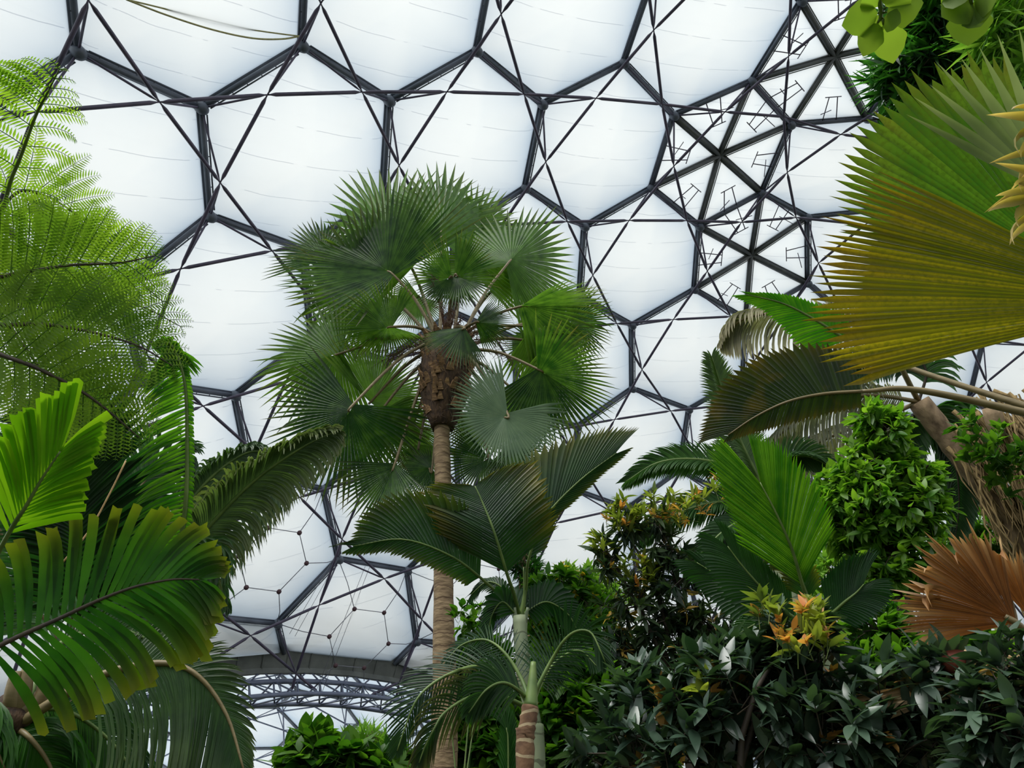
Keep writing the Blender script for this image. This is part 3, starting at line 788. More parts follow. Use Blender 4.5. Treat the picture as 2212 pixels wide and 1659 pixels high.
for i in range(190):                   # cut leaf bases that stud the stem under the crown
    z = rnd.uniform(.12, .98); a = rnd.uniform(0, 6.28); d = s_ * math.cos(a) + u_ * math.sin(a)
    rr = .15 + .2 * math.sin(min(1, z * 1.5) * math.pi / 2)
    c = fibre_low.lerp(crown, z) + d * rr * .93; w = rnd.uniform(.035, .06); l = rnd.uniform(.09, .17)
    e = (axis * .8 + d * rnd.uniform(.5, 1.1)).normalized(); sd = axis.cross(d)
    tip = c + e * l; q = d * .02
    mb = MB(); bases.append((c, mb))
    mb.add([c - sd * w, c + sd * w, tip + sd * w * .45, tip - sd * w * .45, c - sd * w - axis * .03 + q * 2, c + sd * w - axis * .03 + q * 2, tip + sd * w * .3 + q, tip - sd * w * .3 + q],
           [(3, 2, 1, 0), (4, 5, 6, 7), (0, 1, 5, 4), (1, 2, 6, 5), (2, 3, 7, 6), (3, 0, 4, 7)], [(rnd.random(), 0, 0)] * 8)
bases.sort(key=lambda q: (q[0] - EYE).length); rest = MB()
for i, (c, m) in enumerate(bases):
    if i < 99: m.build('leaf_base', M_boot, fp, smooth=False)
    else: merge(rest, m)
tag(rest.build('leaf_base', M_boot, fp, smooth=False), kind='stuff')
mb = MB()
for i in range(420):                   # loose fibres
    z = rnd.uniform(.0, 1.0); a = rnd.uniform(0, 6.28); d = s_ * math.cos(a) + u_ * math.sin(a)
    c = fibre_low.lerp(crown, z) + d * (.14 + .2 * min(1, z * 1.6)); l = rnd.uniform(.08, .25)
    tube(mb, [c, c + d * l * .5 + axis * rnd.uniform(-.3, .3) * l, c + d * l * .8 + DOWN * l * .6 + axis.cross(d) * rnd.uniform(-.5, .5) * l], [.004, .003, .002], 4, False)
mb.build('loose_fibre', M_fibre, fp)
# fans: hub x, y; tip x, y; depth of hub and tip from the trunk (m); span deg; roll deg; cup; droop; curl
FANS = [
 (953, 512, 953, 352, -.25, .15, 262, 0, .25, .05),     # top centre
 (852, 520, 752, 398, .35, .7, 240, 0, .2, .08),        # top left behind
 (850, 594, 728, 512, -.35, -.1, 255, 25, .3, .12),     # upper left, dark
 (805, 628, 640, 612, .1, .3, 170, -10, .2, .08),       # left
 (740, 762, 568, 806, -.1, .2, 190, 15, .3, .14),       # lower left
 (847, 706, 738, 728, -.6, -.6, 275, -25, .35, .2),     # in front, left of the crown
 (763, 874, 668, 1036, -.5, -.2, 235, 10, .2, .1),      # big dark one below left
 (800, 869, 868, 792, .5, .9, 200, 0, .2, .1),
 (822, 890, 872, 985, .2, .5, 190, 0, .2, .1),
 (853, 1002, 800, 1118, .0, .1, 130, 20, .3, .1),
 (893, 918, 905, 985, .6, .7, 150, 0, .2, .05),
 (934, 1010, 862, 1020, .3, .2, 200, 30, .2, .1),
 (1094, 573, 1190, 458, -.15, .1, 250, -10, .25, .08),  # upper right
 (1124, 662, 1272, 660, -.3, .0, 150, 40, .4, .1),      # right, folded
 (1222, 690, 1302, 735, .4, .7, 200, 0, .2, .08),       # far right behind
 (1150, 706, 1268, 778, .1, .3, 190, -20, .25, .12),    # right below
 (1161, 797, 1290, 880, -.45, -.2, 235, 15, .35, .12),  # low right, dark top
 (1106, 840, 1180, 945, .2, .5, 210, 0, .2, .1),
 (1055, 988, 985, 1040, .3, .1, 170, 20, .25, .12),
 (1098, 960, 1142, 1030, .1, .1, 130, 0, .2, .1),
 (976, 600, 900, 620, -.9, -1.1, 190, 20, .3, .2),      # facing the viewer, left half
 (982, 596, 1062, 620, -.9, -1.1, 210, -20, .3, .2),    # facing the viewer, right half
 (1003, 708, 950, 752, -1.0, -1.2, 160, 30, .3, .2),
 (1028, 696, 1096, 700, -.7, -.8, 150, -10, .3, .12),
 (1012, 515, 1078, 432, .5, .9, 200, 0, .2, .06),
 (1085, 610, 1130, 640, .6, .9, 210, 0, .2, .06),
 (905, 640, 870, 690, .5, .9, 230, 0, .2, .06),
 (905, 960, 915, 1040, .5, .6, 160, 0, .2, .06),
 (1040, 900, 1010, 980, .5, .6, 180, 0, .2, .06),
 (700, 560, 690, 480, .7, .8, 170, 0, .2, .06),
 (1160, 740, 1120, 800, .6, .8, 200, 0, .2, .06),
]
TONE = {0: .95, 1: .9, 2: .3, 3: .45, 4: .7, 5: .45, 6: .05, 7: .9, 8: .5, 9: .3, 10: .8, 11: .1, 12: .85, 13: .4, 14: .15, 15: .9, 16: .2, 17: .85, 18: .1, 19: .1, 20: .35, 21: .3, 22: .15, 23: .1, 24: .9, 25: .9, 26: .9}  # leaf colour per fan: backlit look painted lighter, shaded undersides painted darker
for i, (hx, hy, tx, ty, dh, dt, span, roll, cup, droop) in enumerate(FANS):
    H = PY(hx, hy, YP + dh); Tp = PY(tx, ty, YP + dt)
    ax = (Tp - H); R0 = ax.length; ax.normalize()
    view = (H - EYE).normalized(); lat = ax.cross(view).normalized(); nr = lat.cross(ax).normalized()
    if nr.dot(view) < 0: nr = -nr
    m = Matrix.Rotation(R_(roll), 3, ax); lat = m @ lat; nr = m @ nr      # nr = upper face, away from the viewer
    # stalk from the crown
    base = crown + axis * rnd.uniform(-.25, .05); out = (H - base); 
    base = base + (out - axis * out.dot(axis)).normalized() * .16
    mid = base.lerp(H, .5) + Vector((0, 0, .09)) * out.length
    po, pr = frond('frond', [base, mid, H, H + ax * R0 * .1], (.03, .013), M_petiole, fp, 14, 8)
    mb = MB(); n = max(34, int(span / 4.2))
    ribs, ups = fan_ribs(H, ax, lat, nr, R0 * (1.02 if i in (0, 12) else 1.12), span, n, cup=cup * (2.6 if i in (0, 12, 1) else 1.9 if rnd.random() < .65 else -1.5), droop=droop, bent=.07, shape=.02)
    pleated(mb, ribs, ups, [.56 + rnd.uniform(-.05, .05) for _ in ribs], .42, r0=TONE.get(i, rnd.uniform(.2, .8)), age=[.5 * rnd.random() for _ in ribs], gap=.02)
    mb.build('leaf_blade', M_fan, po)
# one grey-green fan showing its upper face
H = PY(1096, 892, YP - .6); Tp = PY(1040, 972, YP - .75); ax = Tp - H; R0 = ax.length * 1.05; ax.normalize()
view = (H - EYE).normalized(); lat = ax.cross(view).normalized(); nr = lat.cross(ax).normalized()
if nr.dot(view) > 0: nr = -nr
base = crown + axis * -.2 + Vector((.15, -.1, 0))
po, pr = frond('frond', [base, base.lerp(H, .5) + Vector((0, 0, .15)), H, H + ax * .1], (.03, .013), M_petiole, fp, 14, 8)
mb = MB(); ribs, ups = fan_ribs(H, ax, lat, nr, R0, 285, 64, cup=.1, droop=.12, bent=.02, shape=-.25)
pleated(mb, ribs, ups, .66, .25, r0=.6, gap=.02); tag(mb.build('leaf_blade', M_fanpale, po), 'grey-green fan blade with its upper face turned to the viewer')
# dried flower stalks
for i in range(16):
    a = rnd.uniform(0, 6.28); d = s_ * math.cos(a) + u_ * math.sin(a); L = rnd.uniform(.55, .95)
    b = crown + axis * rnd.uniform(-.35, .0) + d * .15; e = b + d * L + axis * rnd.uniform(-.15, .35)
    pts = spline([b, b.lerp(e, .5) + axis * .1, e], 10); mb = MB(); tube(mb, pts, [.012 - .008 * j / 10 for j in range(11)], 5)
    for j in range(3, 11):
        for q in range(4):
            t = (pts[j] - pts[j - 1]).normalized(); v = Vector((rnd.uniform(-1, 1), rnd.uniform(-1, 1), rnd.uniform(-1, .6))).normalized(); l = rnd.uniform(.08, .2)
            m1 = pts[j] + (v + t * .7) * l * .5; tube(mb, [pts[j], m1, m1 + (v * .8 + DOWN * .4) * l * .6], [.005, .004, .002], 4, False)
            w = m1 + Vector((rnd.uniform(-1, 1), rnd.uniform(-1, 1), rnd.uniform(-1, 1))) * l * .5; tube(mb, [m1, w], [.003, .002], 4, False)
    mb.build('flower_stalk', M_twig, fp)
# ------------------------------------------------------------------ pleated palm in front of the trunk
f0 = PY(1160, 1655, 6.6); foot = Vector((f0.x, f0.y, 0))
pl = empty('pleated_palm', foot, 'young palm with three huge dark undivided leaves spread before the ringed trunk', 'palm tree')
mb = MB(); st = spline([foot, f0, PY(1152, 1560, 6.6), PY(1132, 1450, 6.55), PY(1122, 1330, 6.5)], 30)
tube(mb, st, [.075 - .02 * i / 30 for i in range(31)], 14, jit=.03); mb.build('trunk', M_shaft, pl)
D = 7.3; mt = (M_deep, M_gstem); c0 = (1122, 1335, 7.35)
px = mpp(D)
blade(pl, [(1095, 1239, D - .35), (1068, 1150, D - .45), (1040, 1080, D - .35), (1026, 1050, D - .3)], 148 * px, 168 * px, mt, n=40, ang=(62, 60), angR=(46, 36), vee=.15, droop=.05, split=.93, age=.8,
      proL=lambda t: .92 + .25 * min(t, .5) - max(0, t - .52) / .48 * .97, proR=lambda t: .92 + .2 * min(t, .5) - max(0, t - .52) / .48 * .95, petiole=[c0, (1112, 1290, D - .15)], rad=(.022, .005), r0=.35, roll=-6)
blade(pl, [(1142, 1208, D - .1), (1176, 1120, D - .05), (1250, 1040, D), (1332, 978, D + .05)], 66 * px, 215 * px, mt, n=36, ang=(40, 14), vee=.5, droop=.03, split=.92, age=.5,
      proR=lambda t: .8 + .3 * math.sin(math.pi * t * .8) - .62 * t, proL=lambda t: .7 + .3 * math.sin(math.pi * t), petiole=[c0, (1136, 1270, D)], rad=(.02, .004), r0=.5)
blade(pl, [(1038, 1248, D - .2), (972, 1200, D - .4), (870, 1165, D - .45), (762, 1180, D - .35)], 150 * px, 56 * px, mt, n=38, ang=(66, 14), vee=.35, droop=.08, split=.88, age=.3,
      proR=lambda t: .6 + .4 * math.sin(math.pi * t), proL=lambda t: (.5 + .5 * math.sin(math.pi * min(1, t * 1.1 + .1))) - .1 * t, petiole=[c0, (1085, 1292, D - .05)], rad=(.02, .004), r0=.45)
blade(pl, [(1104, 1300, D), (1080, 1266, D), (1050, 1258, D + .05), (1018, 1284, D + .05)], 26 * px, 38 * px, mt, n=20, ang=(60, 20), roll=30, split=.8, rad=(.012, .004), petiole=[c0])
blade(pl, [(1112, 1325, D - .1), (1085, 1300, D - .15), (1062, 1330, D - .15), (1055, 1372, D - .15)], 40 * px, 44 * px, mt, n=22, ang=(55, 18), roll=-30, split=.85, rad=(.012, .004), petiole=[c0])
blade(pl, [(1136, 1322, D + .2), (1180, 1300, D + .3), (1225, 1325, D + .35), (1248, 1362, D + .35)], 50 * px, 62 * px, mt, n=26, ang=(60, 20), split=.9, rad=(.012, .004), petiole=[c0], r0=.2)
blade(pl, [(1126, 1330, D + .2), (1110, 1300, D + .35), (1075, 1310, D + .5), (1058, 1330, D + .5)], 44 * px, 44 * px, mt, n=20, ang=(60, 20), split=.85, rad=(.012, .004), petiole=[c0], r0=.2)
mb = MB(); tube(mb, spline(PP([(1124, 1338, 7.3), (1133, 1290, D), (1131, 1225, D)]), 10), [.026 - .002 * i for i in range(11)], 8); mb.build('spear_leaf', M_gstem, pl)
for sx in (-1, 1):
    mb = MB(); tube(mb, spline(PP([(1124 + 4 * sx, 1395, 7.15), (1124 + 10 * sx, 1345, 7.2), (1126 + 14 * sx, 1312, 7.2)]), 8), [.04 - .0035 * i for i in range(9)], 9); mb.build('leaf_sheath', M_shaft, pl)
# ------------------------------------------------------------------ small feather palm before it
f0 = PY(1134, 1655, 5.6); foot = Vector((f0.x, f0.y, 0))
sp_ = empty('feather_palm', foot, 'small slender feather palm with arching fronds in front of the grey-green stem', 'palm tree')
mb = MB(); st = spline([foot, f0, PY(1136, 1590, 5.6), PY(1146, 1525, 5.6)], 30)
tube(mb, st, [.062 - .006 * i / 30 + .003 * (i % 3) for i in range(31)], 12, jit=.04); mb.build('trunk', M_bark2, sp_)
mb = MB(); tube(mb, spline([PY(1146, 1528, 5.6), PY(1150, 1480, 5.6), PY(1152, 1430, 5.6)], 10), [.055 - .0035 * i for i in range(11)], 10); mb.build('leaf_sheath', M_gstem, sp_)
mt = (M_feather2, M_gstem); D = 6.0; px = mpp(D); b = (1148, 1535, 6.05)
feather(sp_, [b, (1121, 1488, D), (1077, 1450, D - .1), (1026, 1440, D - .2), (976, 1454, D - .3), (929, 1481, D - .35), (898, 1515, D - .4), (875, 1572, D - .4), (858, 1622, D - .4)], 100 * px, mt, n=42, width=.014, ang=(80, 22), vee=.55, droop=.1, r0=.25, t0=.14, roll=25, rad=(.02, .004), sides={1: 1, -1: .75})
feather(sp_, [b, (1117, 1518, D - .1), (1077, 1501, D - .2), (1043, 1501, D - .25), (1003, 1511, D - .3), (959, 1541, D - .4), (939, 1572, D - .45), (918, 1612, D - .45), (905, 1648, D - .45)], 92 * px, mt, n=40, width=.014, ang=(75, 20), vee=.3, droop=.3, r0=.2, t0=.25, roll=-20, rad=(.02, .004), age=.6)
feather(sp_, [b, (1158, 1494, D), (1175, 1457, D), (1195, 1420, D), (1219, 1383, D - .05), (1246, 1363, D - .1), (1276, 1366, D - .15), (1296, 1403, D - .2), (1308, 1432, D - .2)], 84 * px, mt, n=40, width=.015, ang=(72, 20), vee=.3, droop=.14, r0=.3, t0=.2, roll=15, rad=(.02, .004))
feather(sp_, [b, (1128, 1470, D + .2), (1090, 1410, D + .3), (1048, 1382, D + .4), (1000, 1392, D + .5), (965, 1425, D + .5)], 84 * px, mt, n=34, width=.013, ang=(70, 25), vee=.5, droop=.05, r0=.2, t0=.2, roll=20, rad=(.018, .004))
feather(sp_, [b, (1130, 1500, D - .3), (1090, 1475, D - .5), (1050, 1490, D - .6), (1012, 1540, D - .65)], 80 * px, mt, n=36, width=.018, ang=(70, 25), vee=.3, droop=.2, t0=.3, rad=(.016, .004))
feather(sp_, [b, (1168, 1480, D + .3), (1200, 1430, D + .5), (1250, 1405, D + .6), (1290, 1440, D + .6)], 70 * px, mt, n=36, width=.018, ang=(70, 25), vee=.3, droop=.2, t0=.25, rad=(.016, .004))
# low seedling palm with a broad upright leaf, bottom
f0 = PY(1096, 1655, 5.9); e = empty('seedling_palm', Vector((f0.x, f0.y, 0)), 'broad upright green seedling leaf at the foot of the small feather palm', 'palm tree')
blade(e, [Vector((f0.x, f0.y, 0)), Vector((f0.x, f0.y, 1.2)), PY(1098, 1640, 5.9), PY(1094, 1572, 5.9)], 60 * px, 60 * px, (M_chop, M_gstem), n=30, ang=(26, 10), t0=.55, split=.85, rad=(.012, .004), r0=.2)
# ------------------------------------------------------------------ tree fern, top left
ff = Vector((-4.3, 3.3, 0))
fe = empty('tree_fern', ff, 'tall tree fern reaching in with lacy twice-divided fronds over the left side', 'fern')
hd = P(-330, 560, 5.0); ff_ = Vector((hd.x, hd.y, 0)); fe.location = ff_
mb = MB(); tube(mb, spline([ff_, (ff_ + hd) / 2 + Vector((.05, 0, 0)), hd], 14), [.12] * 15, 12, jit=.1); mb.build('trunk', M_fibre, fe)
ptv, ptf = leaf_template(.16, .1, .22, 4, .6)
def fern_frond(pts, pinL, n=26, ang=(78, 40), droop=.12, roll=0, both=(1, -1), rad=(.014, .003), t0=.2, t1=1, dens=.0165, pinn=.085, sides=None, stem=M_dstem, r0=.5):
    po, r = frond('frond', [hd] + PP(pts) if pts[0][0] < 30 else PP(pts), rad, stem, fe, 36)
    mid = r[20]; T = (r[-1] - r[8]).normalized(); nn = vface(mid); nn = (nn - T * nn.dot(T)).normalized()
    if roll: nn = Matrix.Rotation(R_(roll), 3, T) @ nn
    prof = lambda t: math.sin(math.pi * (.25 + .72 * t)) ** .7
    for s in both:
        sc = sides[s] if sides else 1
        ribs, ups = pinn_ribs(r, nn, lambda t: max(.04, pinL * sc * prof(t)), lambda t: ang[0] + (ang[1] - ang[0]) * t, n, M=9, vee=.1, droop=droop, t0=t0, t1=t1, both=(s,))[s]
        mb = MB(); pos = []; dr = []; upv = []; scl = []; rn = []
        for rb, up in zip(ribs, ups):
            L = sum((rb[i + 1] - rb[i]).length for i in range(8)); k = max(6, int(L / dens)); rr = min(1, max(0, r0 + rnd.uniform(-.3, .3)))
            tube(mb, rb, [.0035 - .0003 * i for i in range(9)], 4, False, r=.2)
            for q in range(k):
                t = (q + .5) / k; u = t * 8; j = min(int(u), 7); p = rb[j].lerp(rb[j + 1], u - j); TT = (rb[j + 1] - rb[j]).normalized(); S = TT.cross(up).normalized()
                w = pinn * math.sin(math.pi * (.2 + .78 * t)) ** .7 * min(1.0, L / .35)
                for sg in (1, -1):
                    d = S * sg * .92 + TT * .42; pos.append(p); dr.append(d); upv.append(up); scl.append(w * rnd.uniform(.9, 1.1)); rn.append(rr + rnd.uniform(-.1, .1))
        pos = np.array([tuple(v) for v in pos]); dr = np.array([tuple(v) for v in dr]); upv = np.array([tuple(v) for v in upv])
        scatter(mb, ptv, ptf, pos, rot_from(dr, upv), np.array(scl), np.clip(rn, 0, 1))
        mb.build('pinnae', M_fern, po)
D = 4.6
fern_frond([(-40, 500, D + .3), (30, 372, D + .2), (75, 255, D), (100, 205, D - .1), (128, 150, D - .2)], .46, n=12, ang=(85, 55), both=(-1, 1), sides={1: .6, -1: 1.15}, stem=M_gstem, roll=12, droop=.2)
fern_frond([(-40, 465, D + .6), (60, 530, D + .5), (160, 560, D + .5), (260, 578, D + .5), (350, 650, D + .5)], .44, n=15, ang=(85, 40), stem=M_gstem, droop=.2)
fern_frond([(-60, 600, D), (60, 586, D - .1), (150, 573, D - .1), (260, 567, D - .1), (335, 552, D - .1)], .42, n=14, roll=10)
fern_frond([(-60, 690, D - .2), (90, 700, D - .3), (200, 718, D - .3), (300, 748, D - .3), (372, 790, D - .3)], .38, n=16, roll=-8)
fern_frond([(-60, 735, D - .3), (80, 795, D - .5), (180, 848, D - .5), (245, 897, D - .5), (300, 945, D - .5)], .36, n=15, roll=8, r0=.7)
fern_frond([(-60, 650, D + .8), (80, 640, D + .9), (190, 640, D + .9), (300, 660, D + .9), (390, 705, D + .9)], .44, n=15, roll=-10, r0=.35)
fern_frond([(-60, 620, D + .9), (60, 760, D + .8), (130, 860, D + .8), (190, 930, D + .8)], .44, n=15, r0=.25)
fern_frond([(-60, 590, D + 1.1), (20, 430, D + 1.1), (90, 420, D + 1.1), (170, 470, D + 1.2), (215, 540, D + 1.2)], .44, n=12, r0=.6, ang=(80, 40))
# ------------------------------------------------------------------ feather palm A: brown crown at the lower left
bA = P(28, 1545, 5.6); fA = Vector((bA.x - .5, bA.y, 0))
pa = empty('feather_palm', fA, 'leaning feather palm whose shaggy brown crown sits at the lower left edge', 'palm tree')
mb = MB(); tr = spline([fA, P(-30, 1650, 5.6), bA], 16); tube(mb, tr, [.15 - .03 * i / 16 for i in range(17)], 14, jit=.06); mb.build('trunk', M_bark, pa)
mb = MB(); tube(mb, spline([P(0, 1590, 5.6), bA, P(45, 1490, 5.6)], 8), [.12, .14, .155, .16, .15, .13, .11, .08, .05], 14, jit=.15); mb.build('fibre_sheath', M_fibre, pa)
for i, q in enumerate([(60, 1440), (35, 1450), (95, 1460)]):
    mb = MB(); tube(mb, spline([P(32, 1550, 5.55), P(q[0] - 8, q[1] + 50, 5.5), P(q[0], q[1], 5.5)], 8), [.06 - .004 * j for j in range(9)], 8); mb.build('leaf_sheath', M_petiole, pa)
mt = (M_feather, M_gstem); px = mpp(5.3)
feather(pa, [(40, 1565, 5.5), (150, 1495, 5.3), (250, 1448, 5.2), (360, 1433, 5.1), (430, 1462, 5.0), (490, 1545, 4.95), (528, 1668, 4.9)], 240 * px, (M_feather, M_petiole), n=92, width=.019, ang=(62, 34), vee=.1, droop={1: .95, -1: .12}, t0=.2, roll=-18, rad=(.032, .006), sides={1: 1.0, -1: .42}, r0=.3, age=.25)
feather(pa, [(45, 1540, 5.6), (130, 1390, 5.9), (260, 1360, 6.1), (370, 1420, 6.1), (440, 1520, 6.1)], 150 * px, mt, n=60, width=.022, ang=(60, 25), droop=.7, t0=.2, r0=.15)
feather(pa, [(40, 1560, 5.7), (110, 1530, 5.9), (190, 1560, 6.0), (270, 1640, 6.0), (300, 1740, 6)], 170 * px, mt, n=60, width=.022, ang=(60, 25), droop=.6, t0=.12, r0=.2)
feather(pa, [(20, 1570, 5.6), (60, 1590, 5.4), (110, 1660, 5.4), (130, 1760, 5.4)], 150 * px, (M_chop, M_petiole), n=40, width=.025, ang=(60, 25), droop=.5, t0=.15, r0=.4)
feather(pa, [(10, 1540, 5.6), (-40, 1500, 5.4), (-30, 1560, 5.2), (10, 1660, 5.2)], 120 * px, (M_chop, M_petiole), n=36, width=.025, ang=(60, 25), droop=.5, t0=.15)
# ------------------------------------------------------------------ chopped-leaf palm: bright fronds with jagged yellow ends
bZ = P(-160, 1480, 5.0); fZ = Vector((bZ.x, bZ.y, 0))
pz = empty('fishtail_palm', fZ, 'palm with broad bright leaflets chopped off in jagged yellow ends at left', 'palm tree')
mb = MB(); tube(mb, [fZ, fZ.lerp(bZ, .5), bZ], [.08, .075, .06], 12); mb.build('trunk', M_shaft, pz)
px = mpp(4.7)
feather(pz, [bZ, P(-60, 1425, 4.85), P(40, 1375, 4.75), P(130, 1335, 4.7), P(210, 1298, 4.65), P(290, 1268, 4.6), P(370, 1252, 4.6), P(430, 1252, 4.6)], 178 * px, (M_chop, M_dstem), n=28, width=18 * px, ang=(88, 30), vee=.2, droop=.16, t0=.2, blunt=.6, base=.4, fold=.12, rad=(.016, .004), age=.3, N=30, sides={1: 1.0, -1: .86},
        Lprof=lambda t: .85 + .25 * math.sin(math.pi * t) - .5 * max(0, t - .7) / .3, jit=.07)
# lime frond closer to the viewer
px = mpp(3.9)
feather(pz, [bZ, P(-60, 1300, 4.3), P(20, 1150, 4.0), P(55, 1095, 3.9), P(90, 1035, 3.85), P(130, 975, 3.8)], 165 * px, (M_lime, M_gstem), n=18, width=17 * px, ang=(60, 18), vee=.25, droop=.06, t0=.4, blunt=.4, base=.35, fold=.15, rad=(.014, .004),
        Lprof=lambda t: 1.0 - .25 * t, jit=.06, sides={1: .8, -1: 1.1})
# ------------------------------------------------------------------ feather palm B behind: dark, olive and bright hanging fronds
bB = P(150, 1420, 8.2); fB = Vector((bB.x - .2, bB.y, 0))
pb = empty('feather_palm', fB, 'large feather palm with drooping olive and bright green fronds behind the chopped-leaf frond', 'palm tree')
mb = MB(); tube(mb, spline([fB, fB.lerp(bB, .5), bB], 10), [.16] * 11, 14, jit=.03); mb.build('trunk', M_bark, pb)
mt = (M_feather, M_petiole); mo = (M_olive, M_gstem); mbri = (M_bright, M_gstem); px = mpp(7.8)
feather(pb, [bB, P(330, 1290, 7.9), P(440, 1150, 7.8), P(545, 1042, 7.7), P(650, 968, 7.6), P(728, 930, 7.6)], 225 * px, mo, n=120, width=.03, ang=(52, 28), droop=.5, vee=.05, t0=.22, rad=(.03, .006), roll=10, sides={1: .55, -1: .5}, age=.35, r0=.5)
feather(pb, [bB, P(320, 1220, 8.3), P(400, 1098, 8.3), P(455, 1032, 8.3), P(520, 984, 8.3), P(562, 976, 8.3), P(580, 1000, 8.3)], 210 * px, mo, n=100, width=.03, ang=(60, 28), droop=.7, vee=.05, t0=.25, rad=(.026, .005), sides={1: 1.0, -1: .3}, r0=.35)
feather(pb, [bB, P(300, 1360, 7.6), P(372, 1240, 7.2), P(400, 1100, 7.0), P(404, 950, 7.0), P(398, 820, 7.0), P(368, 742, 7.0), P(335, 755, 7)], 118 * px, mbri, n=90, width=.035, ang=(104, 112), droop=.12, vee=.0, t0=.18, rad=(.03, .006), roll=0, sides={-1: .95, 1: .16}, r0=.4, Lprof=lambda t: .9 - .2 * t)
feather(pb, [bB, P(160, 1250, 7.6), P(150, 1100, 7.4), P(130, 960, 7.3), P(90, 880, 7.3)], 210 * px, (M_deep, M_petiole), n=60, width=.07, ang=(58, 35), droop=.12, vee=.1, t0=.12, rad=(.03, .006), sides={-1: .62, 1: .9}, r0=.25)
feather(pb, [bB, P(60, 1280, 8.2), P(-10, 1120, 8.2), P(-50, 1000, 8.2)], 190 * px, mt, n=50, width=.05, ang=(60, 30), droop=.15, t0=.15, r0=.4)
feather(pb, [bB, P(230, 1330, 8.4), P(330, 1270, 8.6), P(420, 1260, 8.6), P(480, 1300, 8.6)], 140 * px, mt, n=60, width=.04, ang=(60, 25), droop=.6, t0=.12, r0=.3)
feather(pb, [bB, P(210, 1240, 8.5), P(260, 1120, 8.7), P(330, 1020, 8.8), P(400, 985, 8.8)], 170 * px, mt, n=66, width=.04, ang=(60, 25), droop=.4, t0=.12, r0=.3)
feather(pb, [bB, P(230, 1330, 7.8), P(330, 1240, 7.6), P(430, 1200, 7.6), P(470, 1230, 7.6)], 120 * px, mt, n=60, width=.035, ang=(60, 25), droop=.7, t0=.15, r0=.5)
# a thin aerial root hanging in front
mb = MB(); tube(mb, spline(PP([(272, 995, 6), (235, 1070, 6), (190, 1150, 6), (135, 1215, 6)]), 12), .006, 5); mb.build('dry_stalk', M_straw, pb)
# ------------------------------------------------------------------ giant fan palm reaching in from the right edge
D = 3.6
hc = P(2900, 1000, 4.0); fg = Vector((hc.x + .1, hc.y, 0))
pg = empty('fan_palm', fg, 'giant yellow-green fan leaves of a palm reaching in from the right edge', 'palm tree')
mb = MB(); tube(mb, spline([fg, fg.lerp(hc, .5), hc], 10), [.2] * 11, 14, jit=.03); mb.build('trunk', M_trunk, pg)
def giant(hub, tip, dh, dt, span, n, mat, roll=0, cup=.1, droop=.05, split=.88, bent=0, shape=.12, fold=.2, age=1, gap=.0, costa=.0, r_in=.05, flip=1, rag=.04, curl=0, r0=None):
    H = P(hub[0], hub[1], dh); Tp = P(tip[0], tip[1], dt); ax = Tp - H; R0 = ax.length; ax.normalize(); view = (H.lerp(Tp, .5) - EYE).normalized()
    lat = ax.cross(view).normalized(); nr = lat.cross(ax).normalized()
    if nr.dot(view) < 0: nr = -nr
    m = Matrix.Rotation(R_(roll), 3, ax); lat = m @ lat; nr = m @ nr
    po, _ = frond('frond', [hc, hc.lerp(H, .55) + Vector((0, 0, .1)), H, H + ax * R0 * .12], (.04, .016), M_petiole, pg, 14, 9)
    mb = MB(); ribs, ups = fan_ribs(H, ax, lat, nr * flip, R0, span, n, M=12, cup=cup, droop=droop, bent=bent, shape=shape, costa=costa, r_in=r_in, rag=rag, curl=curl)
    sp = split if callable(split) else (lambda t: split)
    pleated(mb, ribs, ups, [min(.97, sp(i / (n - 1)) + rnd.uniform(-.04, .03)) for i in range(n)], fold, age=[age * rnd.uniform(.3, 1) for _ in range(n)], gap=gap, r0=r0)
    mb.build('leaf_blade', mat, po)
giant((2500, 655), (1738, 590), D + .1, D - .15, 47, 33, M_giant, split=lambda t: .9 if t > .35 else .78 + .3 * t, shape=.1, age=.55, fold=.24)
giant((2285, 560), (1868, 238), D + .5, D + .35, 62, 28, M_giant2, split=lambda t: .93 - .22 * max(0, t - .5), shape=.14, age=.3, fold=.26)
giant((2290, 430), (2062, 105), D + .35, D + .25, 44, 9, M_greyfan, split=.55, shape=.02, age=.3, fold=.22)
giant((2450, 270), (2128, 220), D - .3, D - .45, 105, 16, M_old, split=.62, shape=-.05, bent=.5, droop=.3, age=1.2, fold=.3, rag=.12)
giant((2400, 420), (2115, 385), D - .35, D - .5, 60, 10, M_old, split=.7, shape=.05, bent=.4, droop=.35, age=1.2, fold=.3, rag=.12)
# ------------------------------------------------------------------ pleated palm with the spotted dark leaf (base hidden behind the giant fan)
hq = P(2380, 930, 5.6); fq = Vector((hq.x, hq.y + .2, 0))
pq = empty('pleated_palm', fq, 'palm with one brown-tinged dark undivided leaf hanging below the giant fan', 'palm tree')
mb = MB(); tube(mb, spline([fq, fq.lerp(hq, .5) + Vector((.1, 0, 0)), hq], 10), [.07 - .002 * i for i in range(11)], 10); mb.build('trunk', M_shaft, pq)
M_spot = leaf_mat('spotted_leaf', (20, 40, 17), (46, 68, 26), tip=(120, 100, 30), trans=.4, tcol=(1.6, 1.5, .5), rough=.45, mottle=((92, 80, 22), 4, .56, .75))
px = mpp(5.1)
blade(pq, [(1862, 845, 5.1), (1776, 851, 5.05), (1700, 868, 5.0), (1632, 900, 5.0), (1572, 940, 5.0)], 150 * px, 62 * px, (M_spot, M_petiole), n=40, ang=(88, 18), vee=.2, droop=.03, split=.92, age=.5,
      proL=lambda t: .45 + .4 * math.sin(math.pi * min(1, t * .9 + .1)), proR=lambda t: .35 + .55 * math.sin(math.pi * min(1, .1 + .9 * t)), petiole=[hq, (2000, 850, 5.2)] if False else None, rad=(.012, .004), roll=0)
